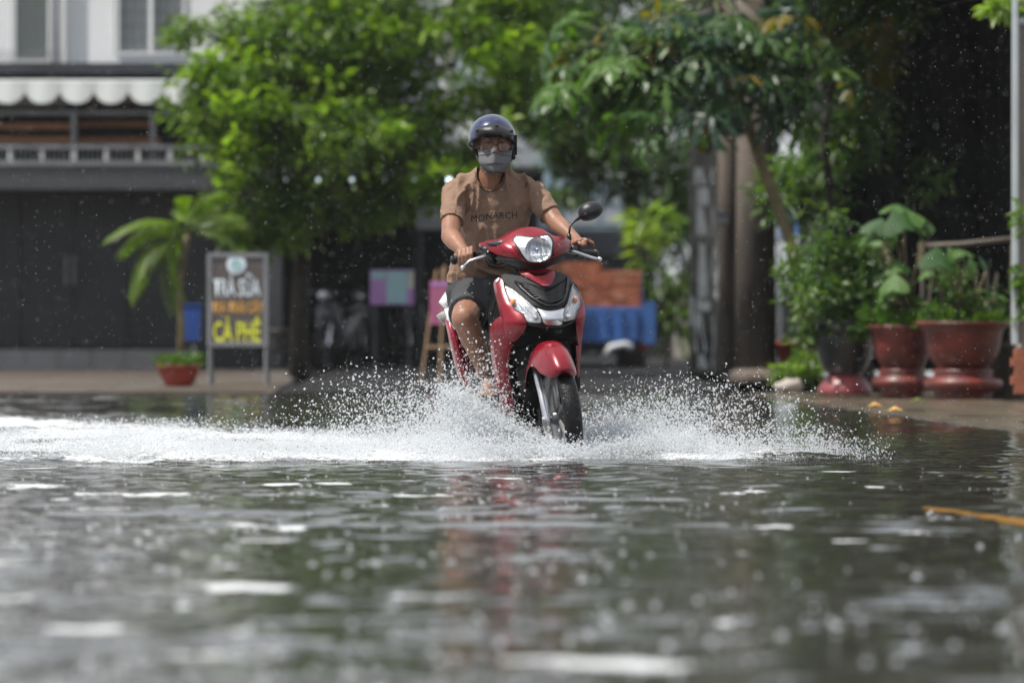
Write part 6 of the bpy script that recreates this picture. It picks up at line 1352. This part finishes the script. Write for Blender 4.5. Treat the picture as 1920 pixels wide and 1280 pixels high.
heartplant(pA, WA, HA, 1806, 42.4, ((1760, 500, 1.05, 60, 10, -.2), (1798, 484, .8, 50, 60, -.1), (1735, 498, .6, 40, -40, 0), (1830, 510, .85, 70, 60, 0), (1810, 478, .7, 30, 30, -.15), (1735, 520, .6, 50, -30, .1), (1885, 560, .55, 30, 70, 0), (1870, 590, .5, 40, 60, 0), (1850, 500, .6, 60, 80, .1)), 'heart leaved plant in the largest oxblood pot')
heartplant(pB, WB, HB, 1692, 43.1, ((1696, 430, 1.1, 55, 20, -.2), (1732, 415, 1.1, 40, 70, -.1), (1655, 425, .8, 40, -60, 0), (1627, 455, .95, 50, -50, -.1), (1670, 395, .8, 30, -20, .1), (1640, 435, .9, 50, -20, -.15), (1660, 450, .8, 60, 10, -.1), (1675, 545, 1.05, 65, -20, -.25), (1660, 560, .8, 60, -40, -.2), (1685, 510, .8, 60, 10, -.15), (1750, 430, .8, 55, 80, 0), (1700, 400, .9, 35, 30, .1), (1735, 440, .8, 60, 60, .05), (1640, 420, .6, 30, -60, .1)), 'heart leaved plant in the narrower oxblood pot')
groundcover(pA, WA, HA, 41, 'ground_cover_plant', 'low leafy cover filling the largest oxblood pot'); groundcover(pB, WB, HB, 42, 'ground_cover_plant', 'low leafy cover filling the narrower oxblood pot')
bc_ = empty('bushy_plant', pC.location + Vector((0, 0, .86*HC_)), 0, 'bushy green plant rising from the black pot', 'plant')
mb = MB(); mb.tube([(0, 0, 0), (.02, 0, .4), (0, 0, .8)], [.02, .015, .01], 7); mb.build('stem', M['bark'], bc_)
leafcloud('foliage', [pb(1575, 500, 43.5, .22, .28, .2, 50), pb(1600, 560, 43.5, .24, .2, .2, 44), pb(1545, 560, 43.4, .2, .24, .2, 40), pb(1620, 490, 43.6, .18, .22, .2, 30), pb(1560, 440, 43.5, .16, .2, .15, 18), pb(1625, 600, 43.3, .14, .08, .12, 20), pb(1525, 620, 43.6, .16, .1, .15, 20), pb(1500, 520, 44, .16, .3, .2, 40)], .075, M['leafA'], bc_, 47, per=14, cr=.08, glow=.2)
lw = root('low_shrub', 1490, 47.2, 'low leafy shrub around the foot of the leaning papaya stem', 'shrub', z=.02)
mb = MB(); mb.tube([(0, 0, 0), (.0, 0, .3)], .01, 6); mb.build('stem', M['bark'], lw)
leafcloud('foliage', [pb(1495, 560, 47.2, .16, .3, .2, 50), pb(1480, 640, 47.2, .15, .22, .2, 50), pb(1505, 680, 47.2, .16, .12, .2, 30), pb(1475, 690, 47, .10, .05, .1, 12)], .08, M['leafB'], lw, 53, per=12, cr=.08, glow=.3)
# small far pot and white bag seen through the gap
pk_ = root('plant_pot', 1486, 56, 'small red pot glimpsed through the shrubs beside the thick pole', 'pot', z=.2); mb = MB(); mb.lathe([(.001, 0), (.12, 0), (.17, .18), (.19, .19), (.19, .22), (.16, .22)], 20); mb.build('bowl', M['terracotta'], pk_, True); mb = MB(); mb.lathe([(.1, -.18), (.1, -.002)], 12); mb.build('pedestal', M['concrete'], pk_)
wb = root('plastic_bag', 1480, 46.5, 'pale plastic bag lying at the pavement edge beside the thick pole', 'bag', z=.02)
mb = MB(); mb.ell((0, 0, .06), (.12, .09, .06)); me = mb.mesh('b'); 
for v in me.vertices: v.co *= 1 + .25*(mnoise.noise(v.co*14))
link('bag', me, M['beige'], wb, True)
for i, (px, py, m, lb) in enumerate(((1640, 762, 'letter_orange', 'orange fallen leaf nearest the black pot'), (1678, 770, 'letter_orange', 'orange fallen leaf in front of the narrower red pot'), (1720, 752, 'leafB', 'green leaf lying at the foot of the red pots'))):
    e = empty('fallen_leaf', (0, 0, 0), 0, lb, 'leaf', 'fallen leaves on the right pavement'); Yq = FPX*.56/(py-605); e.location = P(px, py, Yq); mb = MB(); mb.add([(-.05, 0, 0), (0, -.03, .015), (.06, 0, .0), (0, .03, .02), (0, 0, .03)], [(0, 1, 4), (1, 2, 4), (2, 3, 4), (3, 0, 4)]); me = mb.mesh('blade'); addtint(me, [.8]*5); link('blade', me, M[m], e)

# --- rain haze filling the whole street
hzm = bpy.data.materials.new('rain haze'); hzm.use_nodes = True; t = hzm.node_tree; t.nodes.remove(t.nodes['Principled BSDF'])
pv = t.nodes.new('ShaderNodeVolumePrincipled'); pv.inputs['Color'].default_value = (.93, .95, .97, 1); pv.inputs['Density'].default_value = .0002; pv.inputs['Anisotropy'].default_value = .2
t.links.new(pv.outputs[0], t.nodes['Material Output'].inputs['Volume'])
mb = MB(); mb.box((-905, -605, -1.2), (905, 1505, 16.0)); hz_ = mb.build('haze', hzm); hz_['kind'] = 'stuff'
